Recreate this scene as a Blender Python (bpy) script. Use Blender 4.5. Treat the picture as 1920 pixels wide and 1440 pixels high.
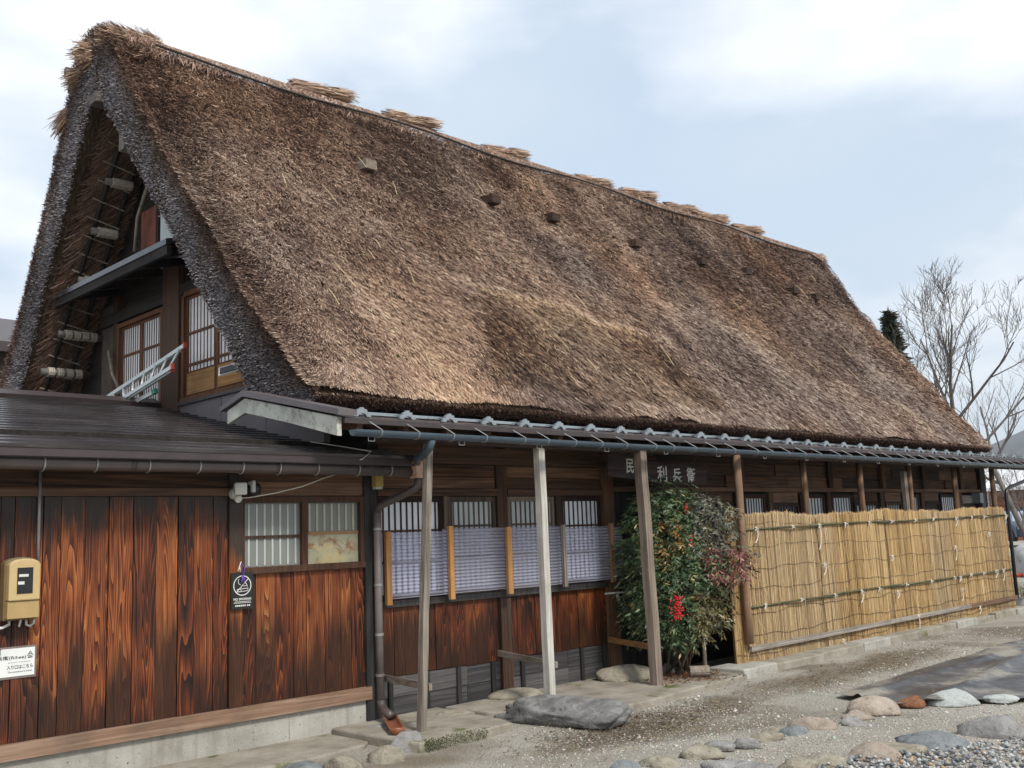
import bpy, bmesh, math, random
import numpy as np
from mathutils import Vector, Matrix

R = math.radians
random.seed(7)
RNG = np.random.default_rng(11)
scene = bpy.context.scene
for o in list(bpy.data.objects):
    bpy.data.objects.remove(o)

# ------------------------------------------------------------------ camera
cam_data = bpy.data.cameras.new("camera")
cam = bpy.data.objects.new("camera", cam_data)
scene.collection.objects.link(cam)
cam_data.sensor_width = 36.0
cam_data.lens = 36.015
cam_data.clip_start = 0.05
cam_data.clip_end = 12000.0
YAW, PITCH, ROLL = R(44.524), R(8.353), R(-2.185)
fwd = Vector((math.sin(YAW) * math.cos(PITCH), math.cos(YAW) * math.cos(PITCH), math.sin(PITCH)))
rgt0 = Vector((math.cos(YAW), -math.sin(YAW), 0.0))
up0 = rgt0.cross(fwd)
rgt = rgt0 * math.cos(ROLL) + up0 * math.sin(ROLL)
upv = up0 * math.cos(ROLL) - rgt0 * math.sin(ROLL)
cm = Matrix((rgt, upv, -fwd)).transposed().to_4x4()
cm.translation = Vector((0.0, 0.0, 1.6))
cam.matrix_world = cm
scene.camera = cam

# ------------------------------------------------------------------ sky, sun, exposure
SUN_EL, SUN_AZ = R(46.0), R(192.0)      # azimuth measured clockwise from +Y
sun_from = Vector((math.sin(SUN_AZ) * math.cos(SUN_EL), math.cos(SUN_AZ) * math.cos(SUN_EL), math.sin(SUN_EL)))
world = bpy.data.worlds.new("World")
scene.world = world
world.use_nodes = True
nt = world.node_tree
nt.nodes.clear()
w_out = nt.nodes.new("ShaderNodeOutputWorld")
w_bg = nt.nodes.new("ShaderNodeBackground")
w_sky = nt.nodes.new("ShaderNodeTexSky")
w_sky.sky_type = 'NISHITA'
w_sky.sun_disc = False
w_sky.sun_elevation = SUN_EL
w_sky.sun_rotation = SUN_AZ
w_sky.air_density = 1.0
w_sky.dust_density = 2.0
w_sky.ozone_density = 1.5
w_tc = nt.nodes.new("ShaderNodeTexCoord")
w_map = nt.nodes.new("ShaderNodeMapping")
w_map.inputs["Scale"].default_value = (1.0, 1.0, 2.2)
w_n1 = nt.nodes.new("ShaderNodeTexNoise")
w_n1.inputs["Scale"].default_value = 2.1
w_n1.inputs["Detail"].default_value = 5.0
w_n1.inputs["Roughness"].default_value = 0.45
w_n1.inputs["Distortion"].default_value = 0.35
w_r1 = nt.nodes.new("ShaderNodeValToRGB")
w_r1.color_ramp.elements[0].position = 0.30
w_r1.color_ramp.elements[0].color = (0.68, 0.68, 0.68, 1)
w_r1.color_ramp.elements[1].position = 0.62
w_r1.color_ramp.elements[1].color = (1, 1, 1, 1)
w_n2 = nt.nodes.new("ShaderNodeTexNoise")
w_n2.inputs["Scale"].default_value = 2.6
w_n2.inputs["Detail"].default_value = 6.0
w_n2.inputs["Roughness"].default_value = 0.5
w_r2 = nt.nodes.new("ShaderNodeValToRGB")
w_r2.color_ramp.elements[0].position = 0.43
w_r2.color_ramp.elements[0].color = (3.2, 3.75, 4.35, 1)
w_r2.color_ramp.elements[1].position = 0.61
w_r2.color_ramp.elements[1].color = (5.6, 5.68, 5.76, 1)
w_mix = nt.nodes.new("ShaderNodeMix")
w_mix.data_type = 'RGBA'
nt.links.new(w_tc.outputs["Generated"], w_map.inputs["Vector"])
nt.links.new(w_map.outputs[0], w_n1.inputs["Vector"])
nt.links.new(w_map.outputs[0], w_n2.inputs["Vector"])
nt.links.new(w_n1.outputs["Fac"], w_r1.inputs["Fac"])
nt.links.new(w_n2.outputs["Fac"], w_r2.inputs["Fac"])
nt.links.new(w_r1.outputs["Color"], w_mix.inputs["Factor"])
nt.links.new(w_sky.outputs["Color"], w_mix.inputs["A"])
nt.links.new(w_r2.outputs["Color"], w_mix.inputs["B"])
nt.links.new(w_mix.outputs["Result"], w_bg.inputs["Color"])
w_bg.inputs["Strength"].default_value = 0.12
nt.links.new(w_bg.outputs[0], w_out.inputs["Surface"])

sun_data = bpy.data.lights.new("sun", 'SUN')
sun_data.energy = 1.9
sun_data.angle = R(10.0)
sun_data.color = (1.0, 0.95, 0.88)
sun = bpy.data.objects.new("sun", sun_data)
scene.collection.objects.link(sun)
sun.location = (0, -20, 30)
sun.rotation_euler = sun_from.to_track_quat('Z', 'Y').to_euler()

scene.view_settings.view_transform = 'Standard'
scene.view_settings.look = 'None'
scene.view_settings.gamma = 1.0
scene.view_settings.use_curve_mapping = False
scene.view_settings.exposure = 0.9

# ------------------------------------------------------------------ helpers: objects
COL = scene.collection

def tag(o, label=None, cat=None, group=None, kind=None):
    if label: o["label"] = label
    if cat: o["category"] = cat
    if group: o["group"] = group
    if kind: o["kind"] = kind
    return o

def root(name, label, cat, loc, group=None):
    o = bpy.data.objects.new(name, None)
    o.empty_display_size = 0.2
    o.location = loc
    COL.objects.link(o)
    return tag(o, label, cat, group)

def link(name, me, mat=None, parent=None, loc=None, rot=None, label=None, kind=None):
    """link a mesh object; mesh coordinates are world metres unless loc is given"""
    o = bpy.data.objects.new(name, me)
    COL.objects.link(o)
    if mat is not None and len(me.materials) == 0:
        me.materials.append(mat)
    if loc is not None: o.location = loc
    if rot is not None: o.rotation_euler = rot
    if parent is not None:
        o.parent = parent
        o.matrix_parent_inverse = parent.matrix_basis.inverted()
    if label: o["label"] = label
    if kind: o["kind"] = kind
    return o

class MB:
    """collects simple shapes into one mesh"""
    def __init__(s): s.v = []; s.f = []; s.mi = []
    def add(s, vs, fs, m=0):
        b = len(s.v); s.v += [tuple(p) for p in vs]
        s.f += [tuple(i + b for i in f) for f in fs]; s.mi += [m] * len(fs)
        return s
    def box(s, x0, x1, y0, y1, z0, z1, m=0):
        return s.add([(x0,y0,z0),(x1,y0,z0),(x1,y1,z0),(x0,y1,z0),(x0,y0,z1),(x1,y0,z1),(x1,y1,z1),(x0,y1,z1)],
                     [(0,3,2,1),(4,5,6,7),(0,1,5,4),(1,2,6,5),(2,3,7,6),(3,0,4,7)], m)
    def bar(s, a, b, w, h, up=(0,0,1), m=0, w2=None, h2=None):
        """rectangular bar from a to b, w across, h along up"""
        a = Vector(a); b = Vector(b); d = (b - a).normalized(); u = Vector(up)
        sd = d.cross(u)
        if sd.length < 1e-4: sd = d.cross(Vector((1,0,0)))
        sd.normalize(); u = sd.cross(d).normalized()
        w2 = w if w2 is None else w2; h2 = h if h2 is None else h2
        P = []
        for p, ww, hh in ((a, w, h), (b, w2, h2)):
            for i, j in ((-1,-1),(1,-1),(1,1),(-1,1)):
                P.append(p + sd * (i * ww / 2) + u * (j * hh / 2))
        return s.add(P, [(0,1,2,3),(7,6,5,4),(0,4,5,1),(1,5,6,2),(2,6,7,3),(3,7,4,0)], m)
    def tube(s, pts, r, n=8, m=0, cap=True):
        pts = [Vector(p) for p in pts]; k = len(pts)
        rr = r if isinstance(r, (list, tuple)) else [r] * k
        b = len(s.v); prev = None
        for i, p in enumerate(pts):
            d = (pts[min(i+1,k-1)] - pts[max(i-1,0)]).normalized()
            if prev is None:
                a = d.cross(Vector((0,0,1)))
                if a.length < 1e-3: a = d.cross(Vector((1,0,0)))
            else:
                a = prev - d * prev.dot(d)
                if a.length < 1e-4: a = d.cross(Vector((0.3,0.5,1)))
            a.normalize(); prev = a; c = d.cross(a)
            for j in range(n):
                t = 2 * math.pi * j / n
                s.v.append(tuple(p + (a * math.cos(t) + c * math.sin(t)) * rr[i]))
        for i in range(k - 1):
            for j in range(n):
                s.f.append((b+i*n+j, b+i*n+(j+1)%n, b+(i+1)*n+(j+1)%n, b+(i+1)*n+j)); s.mi.append(m)
        if cap:
            s.f.append(tuple(b + j for j in reversed(range(n)))); s.mi.append(m)
            s.f.append(tuple(b + (k-1)*n + j for j in range(n))); s.mi.append(m)
        return s
    def prism(s, poly, axis, a, b, m=0):
        """extrude a 2-D polygon along axis 0,1,2 from a to b"""
        n = len(poly); P = []
        for t in (a, b):
            for q in poly:
                c = list(q); c.insert(axis, t); P.append(tuple(c))
        return s.add(P, [tuple(range(n)), tuple(range(2*n-1, n-1, -1))] + [(i, n+i, n+(i+1)%n, (i+1)%n) for i in range(n)], m)
    def mesh(s, name, mats=(), smooth=False):
        me = bpy.data.meshes.new(name)
        me.from_pydata(s.v, [], s.f)
        for mt in mats: me.materials.append(mt)
        if len(mats) > 1: me.polygons.foreach_set("material_index", s.mi)
        bm = bmesh.new(); bm.from_mesh(me)
        bmesh.ops.recalc_face_normals(bm, faces=bm.faces[:])
        bm.to_mesh(me); bm.free()
        if smooth: me.polygons.foreach_set("use_smooth", [True] * len(me.polygons))
        return me
    def build(s, name, mat, parent=None, smooth=False, label=None, kind=None):
        mats = mat if isinstance(mat, (list, tuple)) else (mat,)
        return link(name, s.mesh(name, mats, smooth), None, parent, label=label, kind=kind)

def np_mesh(name, V, F, mat, cols=None, smooth=False):
    """V (n,3), F (m,k) arrays -> mesh, optional point colours (n,3)"""
    V = np.asarray(V, dtype=np.float32); F = np.asarray(F, dtype=np.int32)
    me = bpy.data.meshes.new(name)
    n, (m, k) = len(V), F.shape
    me.vertices.add(n); me.vertices.foreach_set("co", V.ravel())
    me.loops.add(m * k); me.loops.foreach_set("vertex_index", F.ravel())
    me.polygons.add(m)
    me.polygons.foreach_set("loop_start", np.arange(0, m * k, k, dtype=np.int32))
    try: me.polygons.foreach_set("loop_total", np.full(m, k, dtype=np.int32))
    except Exception: pass
    if cols is not None:
        at = me.color_attributes.new("Col", 'FLOAT_COLOR', 'POINT')
        c4 = np.ones((n, 4), dtype=np.float32); c4[:, :3] = cols
        at.data.foreach_set("color", c4.ravel())
    me.update(calc_edges=True)
    if smooth: me.polygons.foreach_set("use_smooth", np.ones(m, dtype=bool))
    if mat: me.materials.append(mat)
    return me

def vnoise(P, sc, seed=0):
    """value noise in numpy, P (n,3) -> 0..1"""
    p = np.asarray(P, dtype=np.float64) * sc + seed * 17.31
    i = np.floor(p).astype(np.int64); f = p - i; f = f * f * (3 - 2 * f)
    def h(a, b, c):
        x = (a * 374761393 + b * 668265263 + c * 1274126177 + seed * 974634) & 0x7fffffff
        x = ((x ^ (x >> 13)) * 1103515245) & 0x7fffffff
        return ((x ^ (x >> 16)) & 0xffff) / 65535.0
    r = 0
    for dx in (0, 1):
        for dy in (0, 1):
            for dz in (0, 1):
                w = (f[:,0] if dx else 1-f[:,0]) * (f[:,1] if dy else 1-f[:,1]) * (f[:,2] if dz else 1-f[:,2])
                r = r + w * h(i[:,0]+dx, i[:,1]+dy, i[:,2]+dz)
    return r

def unit(a): return a / np.maximum(np.linalg.norm(a, axis=-1, keepdims=True), 1e-9)

def blades(P, D, N, L, W, taper=0.6, bend=0.0):
    """flat straws: root P, direction D, face normal N, length L, width W -> V,F"""
    n = len(P); S = unit(np.cross(D, N)); L = L[:, None]; W = W[:, None]
    T = P + D * L + N * bend * L
    V = np.stack([P - S * W / 2, P + S * W / 2, T + S * W * taper / 2, T - S * W * taper / 2], 1).reshape(-1, 3)
    F = np.arange(n * 4).reshape(n, 4)
    return V, F

# ------------------------------------------------------------------ materials
class NT:
    def __init__(s, name):
        s.m = bpy.data.materials.new(name); s.m.use_nodes = True
        s.t = s.m.node_tree; s.n = s.t.nodes
        s.b = s.n["Principled BSDF"]; s.o = s.n["Material Output"]
    def node(s, typ, **kw):
        n = s.n.new(typ)
        for k, v in kw.items():
            if k in n.inputs.keys(): n.inputs[k].default_value = v
            else: setattr(n, k, v)
        return n
    def L(s, a, b): s.t.links.new(a, b)
    def math(s, op, a, b=None, clamp=False):
        n = s.n.new("ShaderNodeMath"); n.operation = op; n.use_clamp = clamp
        for i, x in enumerate((a, b)):
            if x is None: continue
            if isinstance(x, (int, float)): n.inputs[i].default_value = x
            else: s.L(x, n.inputs[i])
        return n.outputs[0]
    def pos(s): return s.node("ShaderNodeNewGeometry").outputs["Position"]
    def rnd(s): return s.node("ShaderNodeObjectInfo").outputs["Random"]
    def vec(s, scale, off=None, src=None):
        """position * scale (+ per-object offset)"""
        src = src or s.pos()
        n = s.node("ShaderNodeVectorMath", operation='MULTIPLY'); s.L(src, n.inputs[0]); n.inputs[1].default_value = scale
        if off is None: return n.outputs[0]
        a = s.node("ShaderNodeVectorMath", operation='ADD'); s.L(n.outputs[0], a.inputs[0])
        c = s.node("ShaderNodeCombineXYZ")
        for i, k in enumerate((off, off * 0.61, off * 1.37)): s.L(s.math('MULTIPLY', s.rnd(), k), c.inputs[i])
        s.L(c.outputs[0], a.inputs[1]); return a.outputs[0]
    def noise(s, v, scale=1.0, detail=3.0, rough=0.55, dist=0.0):
        n = s.node("ShaderNodeTexNoise", Scale=scale, Detail=detail, Roughness=rough, Distortion=dist)
        s.L(v, n.inputs["Vector"]); return n.outputs["Fac"]
    def ramp(s, fac, stops, interp='LINEAR'):
        n = s.n.new("ShaderNodeValToRGB"); cr = n.color_ramp; cr.interpolation = interp
        while len(cr.elements) < len(stops): cr.elements.new(0.5)
        for e, (p, c) in zip(cr.elements, stops):
            e.position = p; e.color = (*c, 1) if len(c) == 3 else c
        s.L(fac, n.inputs["Fac"]); return n.outputs["Color"]
    def val(s, fac, a, b):
        n = s.node("ShaderNodeMapRange"); n.inputs["From Min"].default_value = a; n.inputs["From Max"].default_value = b
        s.L(fac, n.inputs["Value"]); return n.outputs[0]
    def mix(s, fac, a, b, blend='MIX'):
        n = s.n.new("ShaderNodeMix"); n.data_type = 'RGBA'; n.blend_type = blend
        for k, x in (("Factor", fac), ("A", a), ("B", b)):
            if isinstance(x, (int, float)): n.inputs[k].default_value = x
            elif isinstance(x, tuple): n.inputs[k].default_value = (*x, 1)
            else: s.L(x, n.inputs[k])
        return n.outputs["Result"]
    def bump(s, h, strength=0.3, dist=0.01):
        n = s.node("ShaderNodeBump", Strength=strength, Distance=dist); s.L(h, n.inputs["Height"])
        s.L(n.outputs[0], s.b.inputs["Normal"])
    def done(s, col, rough=0.7, spec=0.4, metal=0.0):
        if isinstance(col, tuple): s.b.inputs["Base Color"].default_value = (*col, 1)
        else: s.L(col, s.b.inputs["Base Color"])
        if isinstance(rough, (int, float)): s.b.inputs["Roughness"].default_value = rough
        else: s.L(rough, s.b.inputs["Roughness"])
        s.b.inputs["Specular IOR Level"].default_value = spec
        s.b.inputs["Metallic"].default_value = metal
        return s.m

AX = {'x': (0.03, 1, 1), 'y': (1, 0.03, 1), 'z': (1, 1, 0.03)}

def wood(name, c0, c1, c2, axis='z', grain=70, contour=16, rough=0.75, spec=0.25, varia=0.6, dirt=None):
    """weathered timber: contour-line figure, fine streaks, per-piece tone"""
    m = NT(name); sc = AX[axis]
    v = m.vec(sc, 40.0)
    big = m.noise(v, 9.0, 1.5, 0.45)
    rings = m.math('PINGPONG', m.math('MULTIPLY', big, contour), 1.0)
    fine = m.noise(v, grain, 3.0, 0.6)
    f = m.math('ADD', m.math('MULTIPLY', rings, 0.30), m.math('MULTIPLY', fine, 0.75))
    f = m.math('ADD', f, m.math('MULTIPLY', m.math('SUBTRACT', m.rnd(), 0.5), varia))
    col = m.ramp(f, [(0.12, c0), (0.5, c1), (0.95, c2)])
    blot = m.noise(m.vec((1, 1, 1), 9.0), 2.3, 4.0, 0.6)
    col = m.mix(m.val(blot, 0.45, 0.8), col, m.mix(0.6, col, dirt or (0.05, 0.045, 0.04)))
    m.bump(f, 0.35, 0.006)
    return m.done(col, rough, spec)

def cedar(name, ztop, zbot, tint=1.0):
    """red-brown oiled cedar boards, blackened at the head and foot by rain and soot, plus painted eave shade at the head"""
    m = NT(name)
    v = m.vec((1, 1, 0.045), 60.0)
    big = m.noise(v, 10.0, 1.0, 0.35)
    t = m.math('FRACT', m.math('MULTIPLY', big, 26.0))
    fine = m.noise(v, 95, 3.0, 0.65)
    line = m.ramp(t, [(0.0, (1, 1, 1)), (0.35, (0.62, 0.62, 0.62)), (0.8, (0.12, 0.12, 0.12)), (0.97, (0.0, 0.0, 0.0)), (1.0, (0.8, 0.8, 0.8))])
    g = m.math('ADD', m.math('SUBTRACT', m.math('MULTIPLY', line, 0.46), 0.11), m.math('MULTIPLY', fine, 0.62))
    g = m.math('ADD', g, m.math('MULTIPLY', m.math('SUBTRACT', m.rnd(), 0.5), 0.40))
    lob = m.noise(m.vec((1, 1, 0.3), 25.0), 7.0, 2.0, 0.5)
    g = m.math('ADD', g, m.math('MULTIPLY', m.math('SUBTRACT', lob, 0.45), 0.68))
    k = tint
    col = m.ramp(g, [(0.12, (0.012*k, 0.006*k, 0.004*k)), (0.34, (0.068*k, 0.016*k, 0.006*k)), (0.58, (0.20*k, 0.050*k, 0.014*k)),
                     (0.82, (0.36*k, 0.125*k, 0.034*k)), (1.0, (0.46*k, 0.23*k, 0.09*k))])
    # soot and damp stains with ragged vertical fingers; head tone also paints eave shade
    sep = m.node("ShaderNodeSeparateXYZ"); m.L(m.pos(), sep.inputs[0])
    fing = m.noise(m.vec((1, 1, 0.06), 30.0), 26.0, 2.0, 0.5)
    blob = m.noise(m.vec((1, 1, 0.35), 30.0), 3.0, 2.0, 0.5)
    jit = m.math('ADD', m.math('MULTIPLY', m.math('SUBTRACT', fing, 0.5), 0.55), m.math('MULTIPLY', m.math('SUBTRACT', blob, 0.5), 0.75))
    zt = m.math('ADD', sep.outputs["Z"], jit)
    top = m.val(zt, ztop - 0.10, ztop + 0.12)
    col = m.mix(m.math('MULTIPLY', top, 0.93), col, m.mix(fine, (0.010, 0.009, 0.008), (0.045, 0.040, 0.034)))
    zb = m.math('ADD', m.math('SUBTRACT', sep.outputs["Z"], m.math('MULTIPLY', m.math('SUBTRACT', m.rnd(), 0.35), 0.9)), m.math('MULTIPLY', jit, 1.2))
    bot = m.val(zb, zbot + 0.15, zbot - 0.2)
    col = m.mix(m.math('MULTIPLY', bot, 0.85), col, m.mix(fine, (0.006, 0.004, 0.004), (0.030, 0.013, 0.006)))
    m.bump(g, 0.3, 0.004)
    return m.done(col, 0.5, 0.35)

def straw_mat(name, rough=0.8, spec=0.2, trans=0.0):
    m = NT(name)
    a = m.node("ShaderNodeVertexColor"); a.layer_name = "Col"
    return m.done(a.outputs["Color"], rough, spec)

def flat(name, c, rough=0.5, spec=0.4, metal=0.0, var=0.12, sc=6.0, rust=None):
    m = NT(name)
    n = m.noise(m.vec((1, 1, 1), 5.0), sc, 5.0, 0.6)
    d = tuple(x * (1 - 2.2 * var) for x in c); l = tuple(min(1, x * (1 + 1.2 * var)) for x in c)
    col = m.ramp(n, [(0.25, d), (0.5, c), (0.8, l)])
    if rust:
        r = m.noise(m.vec((1, 1, 1), 9.0), sc * 2.3, 6.0, 0.65)
        col = m.mix(m.val(r, 0.55, 0.68), col, rust)
    return m.done(col, rough, spec, metal)

def stone(name, c0, c1, c2, sc=6.0):
    m = NT(name)
    v = m.vec((1, 1, 1), 20.0)
    n = m.noise(v, sc, 7.0, 0.62, 0.4); n2 = m.noise(v, sc * 9, 3.0, 0.6)
    col = m.ramp(n, [(0.25, c0), (0.5, c1), (0.78, c2)])
    col = m.mix(m.math('MULTIPLY', n2, 0.6), col, tuple(x * 0.40 for x in c1))
    lich = m.noise(v, sc * 2.6, 5.0, 0.7); col = m.mix(m.math('MULTIPLY', m.val(lich, 0.56, 0.66), 0.6), col, tuple(x * 0.42 for x in c0))
    col = m.mix(m.math('MULTIPLY', m.math('SUBTRACT', m.rnd(), 0.2), 0.35), col, c0)
    h = m.math('ADD', n, m.math('MULTIPLY', n2, 0.35))
    m.bump(h, 0.9, 0.03)
    return m.done(col, 0.9, 0.2)

M = {}
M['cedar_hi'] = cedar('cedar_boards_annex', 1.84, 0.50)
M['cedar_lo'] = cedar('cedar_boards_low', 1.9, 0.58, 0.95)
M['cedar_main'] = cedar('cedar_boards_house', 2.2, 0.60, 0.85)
M['beam_dark'] = wood('dark_beam', (0.018, 0.012, 0.009), (0.068, 0.039, 0.025), (0.17, 0.095, 0.058), 'x')
M['post_dark'] = wood('dark_post', (0.018, 0.011, 0.008), (0.075, 0.040, 0.024), (0.19, 0.10, 0.055), 'z')
M['board_brown'] = wood('brown_board', (0.026, 0.015, 0.011), (0.125, 0.063, 0.036), (0.26, 0.155, 0.098), 'x')
M['board_black'] = wood('black_base_board', (0.016, 0.016, 0.017), (0.055, 0.053, 0.054), (0.13, 0.125, 0.12), 'x')
M['post_black'] = wood('black_batten', (0.008, 0.008, 0.008), (0.025, 0.024, 0.024), (0.06, 0.056, 0.052), 'z')
M['sill_x'] = wood('weathered_sill', (0.06, 0.035, 0.022), (0.21, 0.125, 0.08), (0.36, 0.25, 0.18), 'x')
M['grey_z'] = wood('grey_post', (0.10, 0.085, 0.07), (0.26, 0.225, 0.185), (0.42, 0.37, 0.31), 'z', varia=0.25)
M['white_z'] = wood('whitewashed_post', (0.22, 0.20, 0.17), (0.50, 0.48, 0.43), (0.66, 0.64, 0.60), 'z', varia=0.2, dirt=(0.22, 0.19, 0.15))
M['brown_z'] = wood('brown_post', (0.06, 0.04, 0.03), (0.20, 0.155, 0.12), (0.36, 0.30, 0.25), 'z', varia=0.25)
M['log_z'] = wood('peeled_log', (0.06, 0.034, 0.02), (0.21, 0.125, 0.075), (0.34, 0.22, 0.14), 'z', varia=0.4)
M['grey_y'] = wood('grey_brace', (0.09, 0.07, 0.055), (0.23, 0.19, 0.15), (0.36, 0.31, 0.26), 'y', varia=0.25)
M['orange_y'] = wood('fresh_brace', (0.20, 0.085, 0.03), (0.36, 0.17, 0.06), (0.46, 0.25, 0.10), 'y', varia=0.1)
M['grey_x'] = wood('grey_batten', (0.12, 0.10, 0.085), (0.29, 0.255, 0.22), (0.44, 0.40, 0.35), 'x', varia=0.25)
M['orange_z'] = wood('fresh_batten', (0.24, 0.10, 0.03), (0.44, 0.21, 0.07), (0.55, 0.31, 0.13), 'z', varia=0.35)
M['sash_z'] = wood('sash_frame', (0.012, 0.007, 0.006), (0.042, 0.02, 0.013), (0.10, 0.05, 0.03), 'z')
M['sash_light'] = wood('pale_sash', (0.05, 0.035, 0.026), (0.13, 0.095, 0.07), (0.22, 0.17, 0.13), 'z')
M['gable_frame'] = wood('gable_window_frame', (0.035, 0.016, 0.009), (0.13, 0.052, 0.024), (0.24, 0.11, 0.05), 'z', varia=0.2)
M['gable_panel'] = wood('gable_panel', (0.16, 0.07, 0.025), (0.36, 0.18, 0.065), (0.50, 0.29, 0.12), 'y', varia=0.15)
M['barge'] = flat('lichen_white_board', (0.52, 0.52, 0.46), 0.85, 0.2, 0, 0.2, 5, rust=(0.13, 0.14, 0.075))
M['soot'] = wood('soot_wood', (0.006, 0.005, 0.005), (0.018, 0.015, 0.013), (0.045, 0.037, 0.032), 'y')
M['log_x'] = wood('grey_log_end', (0.05, 0.045, 0.04), (0.15, 0.135, 0.12), (0.28, 0.25, 0.22), 'x')
M['bark_z'] = wood('bare_bark', (0.06, 0.052, 0.045), (0.17, 0.15, 0.135), (0.28, 0.26, 0.235), 'z')
M['straw'] = straw_mat('thatch_straw')
M['reed'] = straw_mat('reed_strands', 0.6, 0.3)
M['pebble'] = straw_mat('pebble_stone', 0.8, 0.25)

def thatch_mat():
    m = NT('thatch_core')
    v = m.vec((1.0, 0.35, 0.35))
    n = m.noise(v, 45, 4.0, 0.7); b = m.noise(m.vec((1, 1, 1)), 1.1, 4.0, 0.6)
    col = m.ramp(n, [(0.25, (0.012, 0.008, 0.006)), (0.5, (0.06, 0.04, 0.028)), (0.75, (0.16, 0.115, 0.085))])
    col = m.mix(m.val(b, 0.35, 0.7), col, m.mix(0.45, col, (0.02, 0.014, 0.011)))
    m.bump(n, 0.9, 0.03)
    return m.done(col, 0.95, 0.1)
M['thatch'] = thatch_mat()

def concrete():
    m = NT('old_concrete')
    v = m.vec((1, 1, 1))
    n = m.noise(v, 3.0, 8.0, 0.65); f = m.noise(v, 90, 2.0, 0.6); pit = m.noise(v, 38, 1.0, 0.4)
    col = m.ramp(n, [(0.25, (0.27, 0.255, 0.22)), (0.5, (0.42, 0.405, 0.36)), (0.75, (0.52, 0.51, 0.465))])
    col = m.mix(m.math('MULTIPLY', f, 0.35), col, (0.12, 0.11, 0.095))
    col = m.mix(m.val(pit, 0.70, 0.76), col, (0.09, 0.08, 0.07))
    vs = m.noise(m.vec((1, 1, 0.08)), 9.0, 3.0, 0.6)
    col = m.mix(m.math('MULTIPLY', m.val(vs, 0.52, 0.75), 0.45), col, (0.15, 0.125, 0.085))
    m.bump(m.math('ADD', f, n), 0.35, 0.01)
    return m.done(col, 0.9, 0.2)
M['concrete'] = concrete()

def slab():
    m = NT('mossy_slab')
    v = m.vec((1, 1, 1))
    n = m.noise(v, 4.0, 8.0, 0.65); f = m.noise(v, 70, 3.0, 0.65); mo = m.noise(v, 2.6, 5.0, 0.6)
    col = m.ramp(n, [(0.25, (0.20, 0.175, 0.135)), (0.5, (0.35, 0.32, 0.26)), (0.75, (0.47, 0.44, 0.38))])
    col = m.mix(m.math('MULTIPLY', f, 0.5), col, (0.10, 0.09, 0.07))
    col = m.mix(m.val(mo, 0.60, 0.68), col, (0.10, 0.115, 0.035))
    m.bump(m.math('ADD', f, n), 0.5, 0.012)
    return m.done(col, 0.95, 0.15)
M['slab'] = slab()

def ground_mat():
    m = NT('gravel_ground')
    v = m.vec((1, 1, 1))
    n = m.noise(v, 0.9, 6.0, 0.6); f = m.noise(v, 60, 3.0, 0.7); big = m.noise(v, 0.45, 3.0, 0.5, 0.6)
    vor = m.node("ShaderNodeTexVoronoi", Scale=55.0); m.L(v, vor.inputs["Vector"])
    col = m.ramp(n, [(0.3, (0.38, 0.35, 0.295)), (0.5, (0.49, 0.46, 0.40)), (0.7, (0.57, 0.54, 0.48))])
    col = m.mix(0.4, col, m.ramp(vor.outputs["Distance"], [(0.0, (0.58, 0.54, 0.47)), (0.6, (0.13, 0.115, 0.09))]))
    col = m.mix(m.math('MULTIPLY', f, 0.22), col, (0.09, 0.075, 0.055))
    dirt = m.math('ADD', big, m.math('MULTIPLY', m.math('SUBTRACT', f, 0.5), 0.25))
    col = m.mix(m.math('MULTIPLY', m.val(dirt, 0.56, 0.66), 0.65), col, (0.095, 0.07, 0.04))
    # matted brown earth where water drips and people step (before the boulder, along the screen)
    sp = m.node("ShaderNodeSeparateXYZ"); m.L(v, sp.inputs[0])
    for cx, cy, rx, ry in ((6.9, 5.55, 1.5, 0.5), (10.8, 5.75, 2.6, 0.40), (4.9, 6.1, 1.0, 0.3)):
        ex = m.math('POWER', m.math('DIVIDE', m.math('SUBTRACT', sp.outputs["X"], cx), rx), 2.0)
        ey = m.math('POWER', m.math('DIVIDE', m.math('SUBTRACT', sp.outputs["Y"], cy), ry), 2.0)
        dd = m.math('ADD', m.math('ADD', ex, ey), m.math('ADD', m.math('MULTIPLY', m.math('SUBTRACT', n, 0.5), 3.0), m.math('MULTIPLY', m.math('SUBTRACT', f, 0.5), 1.2)))
        col = m.mix(m.math('MULTIPLY', m.val(dd, 1.2, 0.3), 0.75), col, m.mix(f, (0.085, 0.062, 0.035), (0.22, 0.18, 0.12)))
    h = m.math('ADD', m.math('MULTIPLY', vor.outputs["Distance"], -0.6), f)
    m.bump(h, 0.8, 0.02)
    return m.done(col, 0.95, 0.15)
M['ground'] = ground_mat()

M['metal_roof'] = None
def roofing():
    m = NT('dark_metal_roofing')
    v = m.vec((0.15, 1, 1), 12.0)
    n = m.noise(v, 9.0, 5.0, 0.65); b = m.noise(m.vec((1, 1, 1)), 1.2, 4.0, 0.6)
    col = m.ramp(n, [(0.3, (0.020, 0.018, 0.020)), (0.55, (0.045, 0.040, 0.042)), (0.75, (0.10, 0.088, 0.085))])
    col = m.mix(m.math('MULTIPLY', m.val(b, 0.5, 0.75), 0.5), col, (0.085, 0.083, 0.085))
    return m.done(col, m.math('ADD', m.math('MULTIPLY', n, 0.2), 0.09), 0.8, 0.0)
M['metal_roof'] = roofing()
M['fascia'] = flat('brown_fascia', (0.055, 0.042, 0.042), 0.45, 0.4)
M['flashing'] = flat('grey_brown_flashing', (0.13, 0.112, 0.115), 0.4, 0.45, 0.0, 0.1, 2.5)
M['gutter_blue'] = flat('blue_grey_gutter', (0.065, 0.095, 0.125), 0.30, 0.5, 0.0, 0.14, 3.0)
M['gutter_brown'] = flat('brown_gutter', (0.085, 0.066, 0.062), 0.4, 0.5, 0.0, 0.16, 3.0)
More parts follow.
